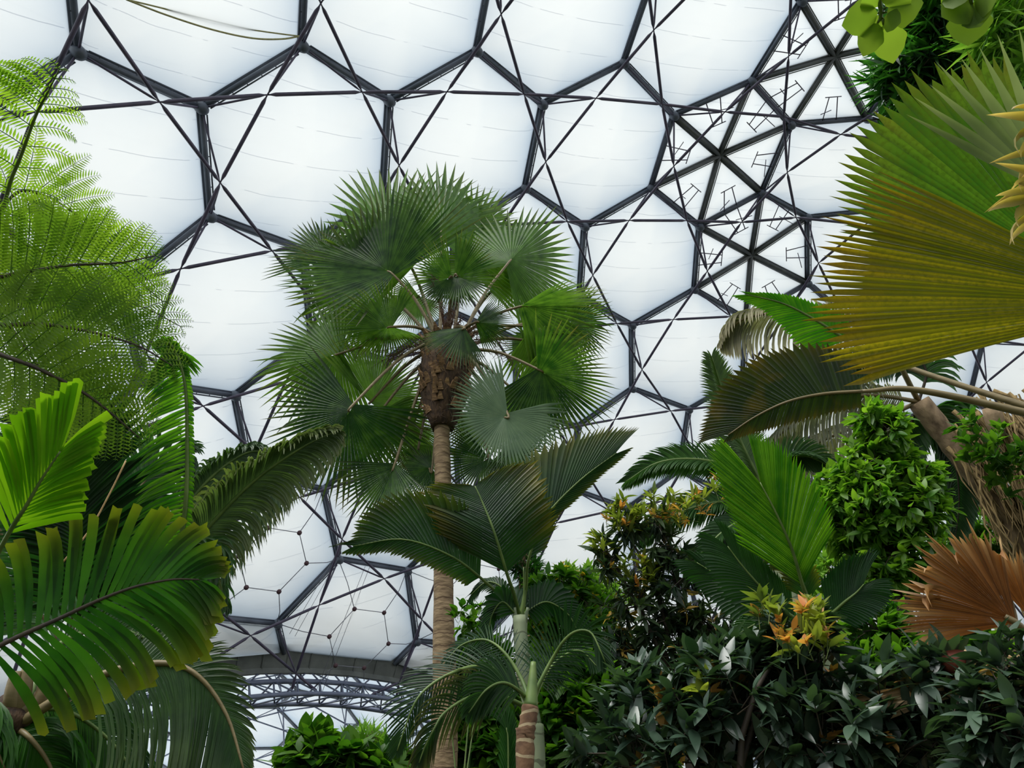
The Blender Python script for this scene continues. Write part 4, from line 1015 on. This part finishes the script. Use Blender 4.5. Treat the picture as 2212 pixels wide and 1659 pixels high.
po, _ = frond('frond', [hq, P(2000, 845, 5.25), P(1862, 845, 5.1)], (.03, .012), M_petiole, pq)
px = mpp(6)
blade(pq, [(1830, 735, 6), (1760, 690, 6), (1690, 655, 6), (1612, 636, 6)], 55 * px, 85 * px, (M_bright, M_gstem), n=30, ang=(60, 12), vee=.2, droop=.05, split=.93, r0=.2, proL=lambda t: .9 - .5 * t, proR=lambda t: 1 - .6 * t, rad=(.012, .004))
po, _ = frond('frond', [hq, P(1980, 800, 5.8), P(1830, 735, 6)], (.025, .012), M_petiole, pq)
# ------------------------------------------------------------------ leaning old palm with a dead skirt
D = 10.5
cr = P(1985, 868, D); k1 = P(2080, 990, D); k2 = P(2215, 1175, D); ft = Vector((k2.x + .9, k2.y + .4, 0))
pk = empty('feather_palm', ft, 'old palm with a leaning brown trunk and shaggy dead skirt at the right edge', 'palm tree')
mb = MB(); tr = spline([ft, k2.lerp(ft, .35), k2, k1, cr], 30); tube(mb, tr, [.15 - .02 * i / 30 for i in range(31)], 14, jit=.06); mb.build('trunk', M_bark, pk)
mt = (M_dry, M_petiole); md = (M_feather, M_dstem); px = mpp(10)
feather(pk, [cr, P(1900, 720, 10), P(1800, 682, 10), P(1700, 676, 9.9), P(1624, 683, 9.9), P(1585, 704, 9.9), P(1557, 742, 9.9)], 115 * px, mt, n=84, width=.028, ang=(62, 30), droop=1.0, vee=0, t0=.12, rad=(.035, .008), age=.7, sides={-1: 1.0, 1: .75})
feather(pk, [cr, P(1911, 856, 10.2), P(1840, 858, 10.1), P(1759, 890, 10), P(1691, 934, 10), P(1640, 985, 10)], 100 * px, mt, n=84, width=.026, ang=(65, 30), droop=.9, vee=0, t0=.1, rad=(.03, .006), r0=.3, sides={1: .8, -1: 1})
feather(pk, [cr, P(1900, 905, 10.3), P(1803, 940, 10.2), P(1735, 975, 10.2), P(1675, 1016, 10.2)], 92 * px, mt, n=70, width=.026, ang=(65, 30), droop=.9, vee=0, t0=.1, rad=(.03, .006), sides={1: .8, -1: 1})
feather(pk, [cr, P(2030, 900, 10.6), P(2060, 980, 10.6), P(2072, 1080, 10.6), P(2062, 1175, 10.6)], 74 * px, md, n=60, width=.05, ang=(60, 35), droop=.5, t0=.15, r0=.1)
feather(pk, [cr, P(2060, 900, 11), P(2110, 960, 11), P(2130, 1060, 11)], 80 * px, md, n=50, width=.05, ang=(60, 35), droop=.6, t0=.15, r0=.1)
feather(pk, [cr, P(1960, 940, 10.6), P(1930, 1030, 10.5), P(1920, 1120, 10.5)], 74 * px, md, n=50, width=.05, ang=(60, 35), droop=.5, t0=.15, r0=.2)
feather(pk, [cr, P(2000, 800, 10.6), P(1960, 760, 10.6), P(1890, 770, 10.6), P(1850, 800, 10.6)], 80 * px, md, n=50, width=.05, ang=(60, 35), droop=.5, t0=.15, r0=.2)
for i in range(64):                    # dead hanging fronds of the skirt
    a = P(rnd.uniform(2045, 2235), rnd.uniform(840, 1010), D + rnd.uniform(-.3, .8)); b = a + Vector((rnd.uniform(.1, 1.0), rnd.uniform(-.2, .3), -rnd.uniform(1.0, 1.9)))
    mb = MB(); tube(mb, spline([a, a.lerp(b, .5) + Vector((rnd.uniform(.05, .25), 0, .1)), b], 7), [.03 - .003 * j for j in range(8)], 5)
    for q in range(26):
        t = rnd.random(); c = a.lerp(b, t) + Vector((rnd.uniform(.0, .2), rnd.uniform(-.1, .1), 0)); l = rnd.uniform(.3, .7)
        tube(mb, [c, c + Vector((rnd.uniform(-.15, .25), rnd.uniform(-.1, .1), -.5)) * l, c + Vector((rnd.uniform(-.1, .2), 0, -1)) * l], [.014, .012, .003], 3, False, r=rnd.random())
    mb.build('dead_frond', M_thatch, pk)
mb = MB(); a, b = P(2140, 880, D - .35), P(2160, 945, D - .35); tube(mb, spline([a, a.lerp(b, .5), b], 4), [.09, .1, .1, .09, .06], 10); mb.build('cut_stub', M_bark, pk)
# ------------------------------------------------------------------ foxtail-leaved palm behind
D = 9.5; cf = P(1655, 1062, D); ffx = Vector((cf.x, cf.y, 0))
px_ = empty('feather_palm', ffx, 'plume-leaved palm whose bushy fronds spread behind the bright green undivided leaf', 'palm tree')
mb = MB(); tube(mb, spline([ffx, ffx.lerp(cf, .5), cf], 10), [.13] * 11, 12, jit=.03); mb.build('trunk', M_shaft, px_)
px = mpp(D)
def plume(pts, L, r0, mats=(M_feather, M_gstem), n=84):
    po, r = frond('frond', [cf] + PP(pts), (.03, .006), mats[1], px_, 24)
    T = (r[-1] - r[0]).normalized(); nn = vface(r[12]); nn = (nn - T * nn.dot(T)).normalized()
    for v in (0, 90):
        q = pinn_ribs(r, Matrix.Rotation(R_(v), 3, T) @ nn, lambda t: L * math.sin(math.pi * min(1, .2 + .75 * t)) ** .5, lambda t: 62 - 30 * t, n, vee=.3, droop=.15, t0=.12)
        for s in (1, -1):
            mb = MB(); leaflets(mb, q[s][0], q[s][1], .022, r0=r0); mb.build('leaflets', mats[0], po)
plume([(1590, 1012, D), (1500, 992, D - .1), (1420, 1000, D - .2), (1352, 1040, D - .2)], 56 * px, .5)
plume([(1622, 1000, D), (1590, 930, D), (1562, 850, D), (1538, 772, D)], 62 * px, .8, (M_olive, M_gstem))
plume([(1610, 1010, D + .3), (1585, 985, D + .3), (1555, 985, D + .3), (1525, 1010, D + .3)], 50 * px, .6, (M_olive, M_gstem))
plume([(1600, 1080, D), (1520, 1090, D - .2), (1440, 1120, D - .3), (1385, 1165, D - .3)], 60 * px, .3)
plume([(1620, 1110, D - .2), (1560, 1150, D - .5), (1500, 1210, D - .6)], 60 * px, .2)
plume([(1690, 1000, D), (1740, 985, D), (1800, 1010, D)], 52 * px, .4)
# ------------------------------------------------------------------ pleated palm with the bright raised leaf
D = 6.4; cc = P(1760, 1335, D); k0 = P(1806, 1470, D); fc = Vector((k0.x + .12, k0.y, 0))
pc = empty('pleated_palm', fc, 'palm with a bright green raised undivided leaf and dark ones beneath, above the glossy shrub', 'palm tree')
mb = MB(); tube(mb, spline([fc, Vector((k0.x + .05, k0.y, 1.6)), k0, cc], 20), [.1 - .002 * i for i in range(21)], 12, jit=.03); mb.build('trunk', M_shaft, pc)
px = mpp(D); mt = (M_bright, M_gstem); mk = (M_deep, M_gstem)
blade(pc, [(1735, 1268, D - .2), (1712, 1190, D - .3), (1680, 1115, D - .35), (1642, 1042, D - .35)], 165 * px, 178 * px, mt, n=42, ang=(42, 12), vee=.15, droop=.03, split=.93, petiole=[cc - EYE and (1758, 1330, D)], rad=(.018, .005),
      proL=lambda t: .62 + .32 * math.sin(math.pi * (.1 + .8 * t)) - .35 * max(0, t - .7), proR=lambda t: .7 + .3 * math.sin(math.pi * (.1 + .8 * t)) - .4 * max(0, t - .7), fold=.5)
blade(pc, [(1718, 1335, D - .1), (1665, 1290, D - .15), (1610, 1230, D - .2), (1572, 1180, D - .2)], 85 * px, 95 * px, mk, n=34, ang=(46, 14), vee=.2, split=.9, petiole=[(1756, 1338, D)], rad=(.016, .004), r0=.7)
blade(pc, [(1700, 1345, D + .2), (1630, 1300, D + .3), (1560, 1250, D + .4), (1505, 1215, D + .4)], 74 * px, 80 * px, mk, n=34, ang=(50, 14), vee=.2, split=.88, petiole=[(1756, 1338, D)], rad=(.016, .004), r0=.5)
blade(pc, [(1790, 1330, D - .2), (1825, 1300, D - .25), (1850, 1280, D - .25), (1866, 1262, D - .25)], 66 * px, 90 * px, mk, n=28, ang=(60, 20), vee=.2, split=.93, petiole=[(1762, 1338, D)], rad=(.016, .004), r0=.05)
blade(pc, [(1740, 1350, D - .3), (1710, 1375, D - .4), (1680, 1400, D - .4), (1640, 1408, D - .4)], 70 * px, 50 * px, mk, n=26, ang=(60, 20), vee=.2, split=.93, petiole=[(1756, 1338, D)], rad=(.016, .004), r0=.05)
blade(pc, [(1730, 1352, D + .1), (1690, 1340, D), (1640, 1345, D), (1590, 1372, D)], 50 * px, 60 * px, (M_chop, M_gstem), n=28, ang=(60, 20), vee=.2, split=.9, petiole=[(1756, 1338, D)], rad=(.016, .004), r0=.6)
blade(pc, [(1748, 1300, D - .1), (1735, 1262, D - .15), (1715, 1235, D - .15), (1700, 1222, D - .15)], 60 * px, 62 * px, mk, n=24, ang=(40, 14), vee=.2, split=.85, petiole=[(1758, 1338, D)], rad=(.014, .004), r0=.9, age=.8)
# ------------------------------------------------------------------ dead brown fan and straw fronds
D = 5.4; hb = P(2255, 1400, D + .2); fd = Vector((hb.x, hb.y, 0))
pd = empty('fan_palm', fd, 'dying palm with a dried rust-brown fan leaf at the right edge', 'palm tree')
mb = MB(); tube(mb, spline([fd, fd.lerp(hb, .5), hb], 8), [.12] * 9, 12, jit=.04); mb.build('trunk', M_bark, pd)
def deadfan(hub, tip, dh, dt, span, n, mat, split=.75, bent=.2, roll=0, cup=.2, age=1, shape=.1):
    H = P(hub[0], hub[1], dh); Tp = P(tip[0], tip[1], dt); ax = Tp - H; R0 = ax.length; ax.normalize(); view = (H - EYE).normalized()
    lat = ax.cross(view).normalized(); nr = lat.cross(ax).normalized()
    if nr.dot(view) < 0: nr = -nr
    m = Matrix.Rotation(R_(roll), 3, ax); lat = m @ lat; nr = m @ nr
    po, _ = frond('frond', [hb, hb.lerp(H, .5), H, H + ax * R0 * .1], (.03, .014), M_petiole, pd, 10, 8)
    mb = MB(); ribs, ups = fan_ribs(H, ax, lat, nr, R0, span, n, M=11, cup=cup, droop=.15, bent=bent, shape=shape, costa=.05, rag=.1)
    pleated(mb, ribs, ups, [split + rnd.uniform(-.08, .08) for _ in ribs], .3, age=[age * rnd.uniform(.2, 1.2) for _ in ribs]); mb.build('leaf_blade', mat, po)
deadfan((2195, 1345), (1962, 1205), D, D - .2, 104, 40, M_dead, split=.87, bent=.12)
deadfan((2225, 1335), (2190, 1190), D + .2, D + .1, 60, 22, M_dead, split=.85, bent=.2)
deadfan((2230, 1462), (1845, 1512), D - .5, D - .7, 12, 10, M_straw, split=.9, bent=0, age=0)
deadfan((2260, 1420), (1985, 1440), D - .2, D - .3, 22, 12, M_straw, split=.6, bent=.3, age=0)
mb = MB(); ball(mb, P(2062, 1428, D - .6), .075, 14, 10, (1.1, 1, .9)); tag(mb.build('fruit', plain('brown_fruit', (96, 40, 24), (122, 60, 36), rough=.7), pd), 'round reddish-brown fruit')
# ------------------------------------------------------------------ shrubs and leafy trees
T_gloss = leaf_template(.36, .2, .22, 8, .8)
T_slim = leaf_template(.25, .2, .3, 7, .8)
T_mid = leaf_template(.42, .15, .2, 6, .8)
T_oval = leaf_template(.52, .12, .15, 8, .9)
T_small = leaf_template(.42, .1, .1, 4, .6)
T_nar = leaf_template(.13, .15, .2, 4, .6)
T_lobe = leaf_template(.72, .08, .22, 9, .55, .07)
def ground(x, d): q = P(x, 1655, d); return Vector((q.x, q.y, 0))
# the big dark glossy shrub, lower right
D = 4.9
shrub('glossy_shrub', ground(1700, D), [blob(1420, 1600, D, 190, 80, .5), blob(1620, 1530, D, 190, 110, .5), blob(1820, 1570, D - .1, 170, 100, .5), blob(1970, 1620, D + .1, 150, 70, .4), blob(1560, 1440, D + .2, 90, 60, .3), blob(1700, 1440, D, 110, 60, .3),
      blob(1720, 1345, D, 75, 50, .25), blob(1990, 1470, D, 100, 60, .3), blob(1400, 1500, D + .3, 100, 60, .3)], 560, T_gloss, .15, M_gloss, M_dstem,
      'big dark glossy-leaved shrub filling the lower right with a few orange young shoots', 'shrub', per=9, nbr=5, trunk=.05, age_p=.04)
shrub('glossy_shrub', ground(2190, 4.3), [blob(2200, 1480, 4.3, 60, 100, .3), blob(2190, 1600, 4.3, 110, 90, .4), blob(2120, 1520, 4.2, 50, 50, .2)], 170, T_gloss, .125, M_gloss, M_dstem,
      'dark glossy shrub at the right edge in front of the dried rust-brown fan', 'shrub', per=8, nbr=5, trunk=.04, age_p=.05)
shrub('leafy_shrub', ground(2060, 7.0), [blob(2050, 1560, 7.0, 130, 80, .3), blob(1960, 1440, 7.0, 100, 90, .25), blob(1900, 1360, 7.0, 60, 80, .2), blob(2090, 1410, 7.0, 80, 60, .2)], 340, T_mid, .14, M_mid, M_dstem,
      'mid-green bush between the bright undivided leaf palm and the dead fan', 'shrub', per=8, nbr=5, trunk=.04)
# slender drooping tree with orange shoots, centre right
D = 8.0
shrub('slender_tree', ground(1480, D), [blob(1380, 1310, D, 80, 80, .3), blob(1310, 1190, D, 26, 70, .15), blob(1345, 1140, D, 40, 40, .2), blob(1460, 1250, D, 60, 90, .3), blob(1470, 1400, D, 90, 90, .3), blob(1420, 1120, D, 60, 40, .3), blob(1540, 1360, D, 80, 60, .25), blob(1350, 1410, D, 60, 60, .3), blob(1450, 1180, D, 45, 60, .2)], 300, T_slim, .155, M_slim, M_dstem,
      'tall thin tree with narrow dark drooping leaves and orange shoot tips', 'tree', per=8, nbr=5, trunk=.05, age_p=.1, droopv=.5, spread=(.6, 1.5), fork=P(1470, 1500, D))
def extra(e, blobs, n, tmpl, size, mat, name='young_foliage', per=6, spread=(.4, 1.1), upb=.8):
    pts, u, idx = blob_points(blobs, n); dirs = u * .4 + np.array([0, 0, upb]); dirs += nrs.normal(0, .25, dirs.shape); dirs /= np.linalg.norm(dirs, axis=1)[:, None]
    m = MB(); rosettes(m, pts, dirs, tmpl, size, per=per, spread=spread, age_p=.3 if name == 'young_foliage' else 0, ages=(.3, 1)); 
    for p, d in zip(pts, dirs): p = Vector(p.tolist()); d = Vector(d.tolist()); tube(m, [p - d * size * 1.2, p - d * size * .6, p], [size * .03, size * .025, size * .015], 4, False, r=.1)
    o = m.build(name, mat, e)
    if name == 'young_foliage': tag(o, 'yellow-green and orange young shoots')
extra(bpy.data.objects['slender_tree'], [blob(1300, 1180, D, 26, 60, .15), blob(1345, 1110, D, 40, 40, .2), blob(1420, 1090, D, 50, 40, .3), blob(1370, 1240, D, 60, 40, .3), blob(1500, 1100, D, 60, 40, .3), blob(1540, 1060, D, 40, 30, .2)], 120, T_slim, .13, M_young)
extra(bpy.data.objects['glossy_shrub'], [blob(1640, 1300, 4.7, 30, 26, .1), blob(1760, 1330, 4.6, 44, 40, .15), blob(1690, 1360, 4.6, 40, 40, .15), blob(1740, 1390, 4.5, 50, 20, .15), blob(1520, 1480, 4.6, 30, 20, .1)], 40, T_gloss, .1, M_young)
# mid-green trees behind the small feather palm
D = 10.6
shrub('leafy_tree', ground(1290, D), [blob(1215, 1275, D, 70, 45, .4), blob(1180, 1340, D, 50, 50, .4), blob(1270, 1330, D, 60, 60, .4), blob(1300, 1430, D, 80, 60, .5), blob(1210, 1430, D, 70, 60, .5)], 330, T_mid, .19, M_mid, M_dstem,
      'mid-green tree with yellow-orange young leaves behind the pleated palm crown', 'tree', per=8, nbr=5, trunk=.06, age_p=.16)
D = 13.5
shrub('feathery_tree', ground(1275, D), [blob(1255, 1268, D, 60, 42, .5), blob(1310, 1300, D, 50, 40, .4), blob(1225, 1255, D, 20, 34, .3)], 200, T_small, .17, M_light, M_bark,
      'pale feathery tree far behind the slender orange-tipped tree', 'tree', per=12, nbr=6, trunk=.12)
D = 17
shrub('feathery_tree', ground(1130, D), [blob(1130, 1215, D, 32, 46, .4), blob(1150, 1240, D, 24, 30, .3)], 90, T_nar, .3, M_bamb, M_bark, 'small fine-leaved tree just visible between the pleated palm stalks', 'tree', per=10, nbr=6, trunk=.1)
D = 7.3
shrub('leafy_shrub', ground(1290, D), [blob(1290, 1560, D, 130, 110, .2), blob(1230, 1470, D + .1, 80, 60, .15), blob(1360, 1610, D - .1, 110, 70, .2), blob(1210, 1620, D, 60, 50, .2)], 460, T_mid, .18, M_mid, M_dstem,
      'mid-green leafy shrub right of the slender ringed brown stem at the bottom', 'shrub', per=8, nbr=5, trunk=.05, age_p=.03)
D = 10.2
shrub('leafy_shrub', ground(1060, D), [blob(1050, 1560, D, 90, 100, .5), blob(1040, 1440, D, 60, 60, .4), blob(1100, 1620, D - .3, 80, 60, .4), blob(1020, 1630, D, 60, 50, .4)], 330, T_mid, .22, M_mid, M_dstem,
      'green shrub between the tall palm trunk and the slender ringed stem', 'shrub', per=8, nbr=5, trunk=.05)
D = 8.3                                # round-leaved shoots right of the tall trunk
shrub('sapling', ground(1010, D), [blob(1000, 1335, D, 26, 42, .15), blob(1022, 1365, D, 24, 40, .15), blob(1040, 1320, D + .2, 30, 26, .15)], 34, T_oval, .1, M_mid, M_gstem,
      'thin sapling with oval green leaves right beside the tall palm trunk', 'sapling', per=6, nbr=6, trunk=.016)
# lower left bushes under the arch
D = 7
shrub('umbrella_shrub', ground(700, D), [blob(655, 1640, D, 50, 34, .3), blob(680, 1604, D, 36, 20, .2), blob(745, 1635, D, 50, 26, .3), blob(800, 1655, D, 60, 26, .3)], 110, T_oval, .17, M_mid, M_gstem,
      'broad-leaved green shrub at the bottom edge below the arch', 'shrub', per=9, nbr=6, trunk=.03, spread=(.7, 1.4))
D = 15
shrub('feathery_tree', ground(795, D), [blob(795, 1600, D, 36, 26, .4), blob(770, 1620, D, 26, 20, .3), blob(820, 1625, D, 26, 20, .3)], 80, T_nar, .3, M_light, M_bark, 'small pale fine-leaved tree far away under the arch left of the tall trunk', 'tree', per=12, nbr=6, trunk=.07)
D = 11.8
shrub('leafy_shrub', ground(860, D), [blob(860, 1650, D, 70, 30, .4), blob(920, 1655, D, 40, 24, .3)], 100, T_small, .14, M_mid, M_dstem, 'small-leaved green shrub at the foot of the tall palm trunk', 'shrub', per=9, nbr=5, trunk=.03)
# climber-covered column
D = 8.2; g0 = ground(1905, D)
e = shrub('climbing_plant', g0, [blob(1905, 930, D, 46, 60, .3), blob(1890, 1020, D, 80, 70, .45), blob(1925, 1100, D - .1, 110, 80, .55), blob(1850, 1110, D, 80, 90, .45), blob(1935, 1190, D - .1, 90, 80, .5), blob(1830, 1060, D + .1, 60, 60, .3), blob(1900, 1250, D - .1, 70, 50, .4), blob(1990, 1050, D, 50, 50, .3), blob(1870, 900, D, 22, 30, .2)], 1050, T_mid, .125, M_climb, M_dstem,
      'pillar of bright green climbing leaves under the giant fan', 'climber', per=8, nbr=4, trunk=.12, fork=P(1905, 1080, D), outw=.9, upb=.0, spread=(.5, 1.2))
# far trees glimpsed between the palms
D = 15
shrub('background_tree', ground(1810, D), [blob(1800, 1240, D, 50, 60, .7), blob(1830, 1180, D, 40, 40, .5), blob(1790, 1330, D, 60, 60, .7)], 200, T_small, .2, M_light, M_bark, 'pale distant tree between the bright undivided leaf and the climber pillar', 'tree', per=10, nbr=5, trunk=.14)
D = 13
shrub('background_tree', ground(2140, D), [blob(2140, 1170, D, 70, 50, .7), blob(2200, 1220, D, 60, 60, .7), blob(2080, 1210, D, 50, 40, .5), blob(2190, 1130, D, 40, 30, .4)], 240, T_small, .19, M_mid, M_bark, 'distant green tree above the dried rust-brown fan', 'tree', per=10, nbr=5, trunk=.14)
D = 10
shrub('background_tree', ground(1690, D), [blob(1700, 1470, D, 120, 50, .7), blob(1600, 1480, D, 80, 50, .6), blob(1830, 1430, D, 60, 50, .5)], 230, T_small, .2, M_light, M_bark, 'pale yellow-green tree showing through gaps behind the glossy shrub', 'tree', per=9, nbr=5, trunk=.12)
D = 9.6
extra(pk, [blob(2150, 960, D, 60, 60, .3), blob(2110, 930, D, 40, 40, .3), blob(2190, 1010, D, 40, 60, .3), blob(2195, 1090, D, 20, 70, .2)], 60, T_mid, .13, M_mid, name='climbing_foliage', per=7, spread=(.5, 1.3))
# ------------------------------------------------------------------ top right: narrow-leaved tree and lobed branch
D = 6.6; g = Vector((5.6, 4.6, 0))
shrub('narrow_leaved_tree', g, [blob(2010, 150, D, 90, 90, .5), blob(2060, 80, D, 80, 70, .5), blob(2080, 200, D, 60, 60, .4), blob(1985, 60, D + .2, 50, 50, .3), blob(2150, 100, D, 70, 90, .4), blob(2190, 30, D - .2, 60, 60, .4), blob(2040, 10, D, 70, 40, .4)], 620, T_nar, .22, M_bamb, M_dstem,
      'dense narrow-leaved dark tree crown in the top right corner', 'tree', per=12, nbr=5, trunk=.09, fork=P(2260, 180, D), droopv=.5, spread=(.4, 1.3))
extra(bpy.data.objects['narrow_leaved_tree'], [blob(2170, 60, D - .6, 50, 70, .2), blob(2130, 20, D - .6, 40, 30, .2), blob(2195, 130, D - .6, 30, 60, .2)], 60, T_nar, .2, M_light, name='pale_foliage', per=9, spread=(.4, 1.3), upb=.2)  # tufts in a paler leaf green
g = Vector((3.3, 1.6, 0)); D = 3.1
e = empty('lobed_leaf_tree', g, 'branch of broad lobed leaves hanging down at the top right in front of the roof', 'tree branch')
mb = MB(); top = P(2060, -420, 3.4); tw = [spline([g, Vector((3.2, 1.55, 2.2)), top], 12), spline([top, P(1960, -200, 3.2), P(1902, -60, D), P(1903, 30, D), P(1900, 45, D)], 12), spline([top, P(2120, -150, 3.2), P(2098, -40, D), P(2098, 10, D)], 10)]
tube(mb, tw[0], [.05 - .0015 * i for i in range(13)], 8)
for t in tw[1:]: tube(mb, t, [.016 - .001 * i for i in range(len(t))], 6)
LV = [(1896, 28, 1814, 56, 74), (1896, 50, 1862, 124, 58), (1910, 54, 1930, 134, 74), (1916, 26, 1998, 6, 78), (1902, 12, 1880, -30, 70), (1915, 15, 1960, -30, 70), (1908, 40, 1950, 50, 46), (1900, 34, 1868, 74, 50),
      (2098, 0, 2032, 40, 80), (2098, 14, 2090, 100, 84), (2100, 8, 2140, 36, 74), (2094, -10, 2030, -20, 80), (2104, -6, 2170, -20, 80), (2102, 14, 2120, 60, 60), (2070, -20, 2060, 24, 50)]
fm = []
for (x0, y0, x1, y1, w) in LV:
    a, b = P(x0, y0, D), P(x1, y1, D - rnd.uniform(-.06, .1)); ax = b - a; L = ax.length; tube(mb, [a - ax * .15, a], .005, 4)
    up = vface(a); up = (up + Vector((rnd.uniform(-.35, .35), 0, rnd.uniform(-.3, .3)))).normalized()
    m = MB(); tv, tf = leaf_template(w * mpp(D) / L * .8, .12, .1, 18, .8, .04)
    scatter(m, tv, tf, np.array([tuple(a)]), rot_from(np.array([tuple(ax)]), np.array([tuple(up)])), np.array([L]), np.array([rnd.random()])); fm.append(m)
mb.build('trunk', M_gstem, e)
for m in fm: m.build('leaf', M_broad, e)
# ------------------------------------------------------------------ sky and view
W = bpy.data.worlds.new('sky'); SC.world = W; W.use_nodes = True; nt = W.node_tree; nt.nodes.clear()
tc = nt.nodes.new('ShaderNodeTexCoord'); vm = nt.nodes.new('ShaderNodeVectorMath'); vm.operation = 'DOT_PRODUCT'
sd_ = Vector((.62, .66, .42)).normalized(); vm.inputs[1].default_value = sd_
nt.links.new(tc.outputs['Generated'], vm.inputs[0])
mr = nt.nodes.new('ShaderNodeMapRange'); mr.inputs[1].default_value = -1; mr.inputs[2].default_value = 1
nt.links.new(vm.outputs['Value'], mr.inputs[0])
cr = nt.nodes.new('ShaderNodeValToRGB'); nt.links.new(mr.outputs[0], cr.inputs[0])
e = cr.color_ramp.elements
e[0].position = 0; e[0].color = (.64, .67, .72, 1); e[1].position = 1; e[1].color = (1.06, 1.05, 1.02, 1)
for p, c in ((.5, (.71, .74, .79, 1)), (.78, (.87, .89, .92, 1))):
    q = cr.color_ramp.elements.new(p); q.color = c
nz = nt.nodes.new('ShaderNodeTexNoise'); nz.inputs['Scale'].default_value = 2.2; nz.inputs['Detail'].default_value = 5; nt.links.new(tc.outputs['Generated'], nz.inputs['Vector'])
mr2 = nt.nodes.new('ShaderNodeMapRange'); mr2.inputs[1].default_value = .3; mr2.inputs[2].default_value = .7; mr2.inputs[3].default_value = .86; mr2.inputs[4].default_value = 1.12
nt.links.new(nz.outputs['Fac'], mr2.inputs[0])
mu = nt.nodes.new('ShaderNodeMix'); mu.data_type = 'RGBA'; mu.blend_type = 'MULTIPLY'; mu.inputs[0].default_value = 1
nt.links.new(cr.outputs[0], mu.inputs[6]); nt.links.new(mr2.outputs[0], mu.inputs[7])
bg = nt.nodes.new('ShaderNodeBackground'); bg.inputs[1].default_value = 1.0; nt.links.new(mu.outputs[2], bg.inputs[0])
wo = nt.nodes.new('ShaderNodeOutputWorld'); nt.links.new(bg.outputs[0], wo.inputs[0])
vs = SC.view_settings; vs.view_transform = 'Standard'; vs.look = 'None'; vs.exposure = 0.5; vs.gamma = 1; vs.use_curve_mapping = False
SC.display_settings.display_device = 'sRGB'
cy = SC.cycles
cy.max_bounces = 8; cy.diffuse_bounces = 4; cy.glossy_bounces = 2; cy.transmission_bounces = 4; cy.transparent_max_bounces = 12
cy.caustics_reflective = False; cy.caustics_refractive = False; cy.sample_clamp_indirect = 4

sl = bpy.data.lights.new('sun', 'SUN'); sl.energy = 3.3; sl.angle = R_(36); sl.color = (1, .98, .94)
so = bpy.data.objects.new('sun', sl); COL.objects.link(so); so.location = (-30, -20, 80)
so.rotation_euler = Vector((.38, .3, -.87)).to_track_quat('-Z', 'Y').to_euler()
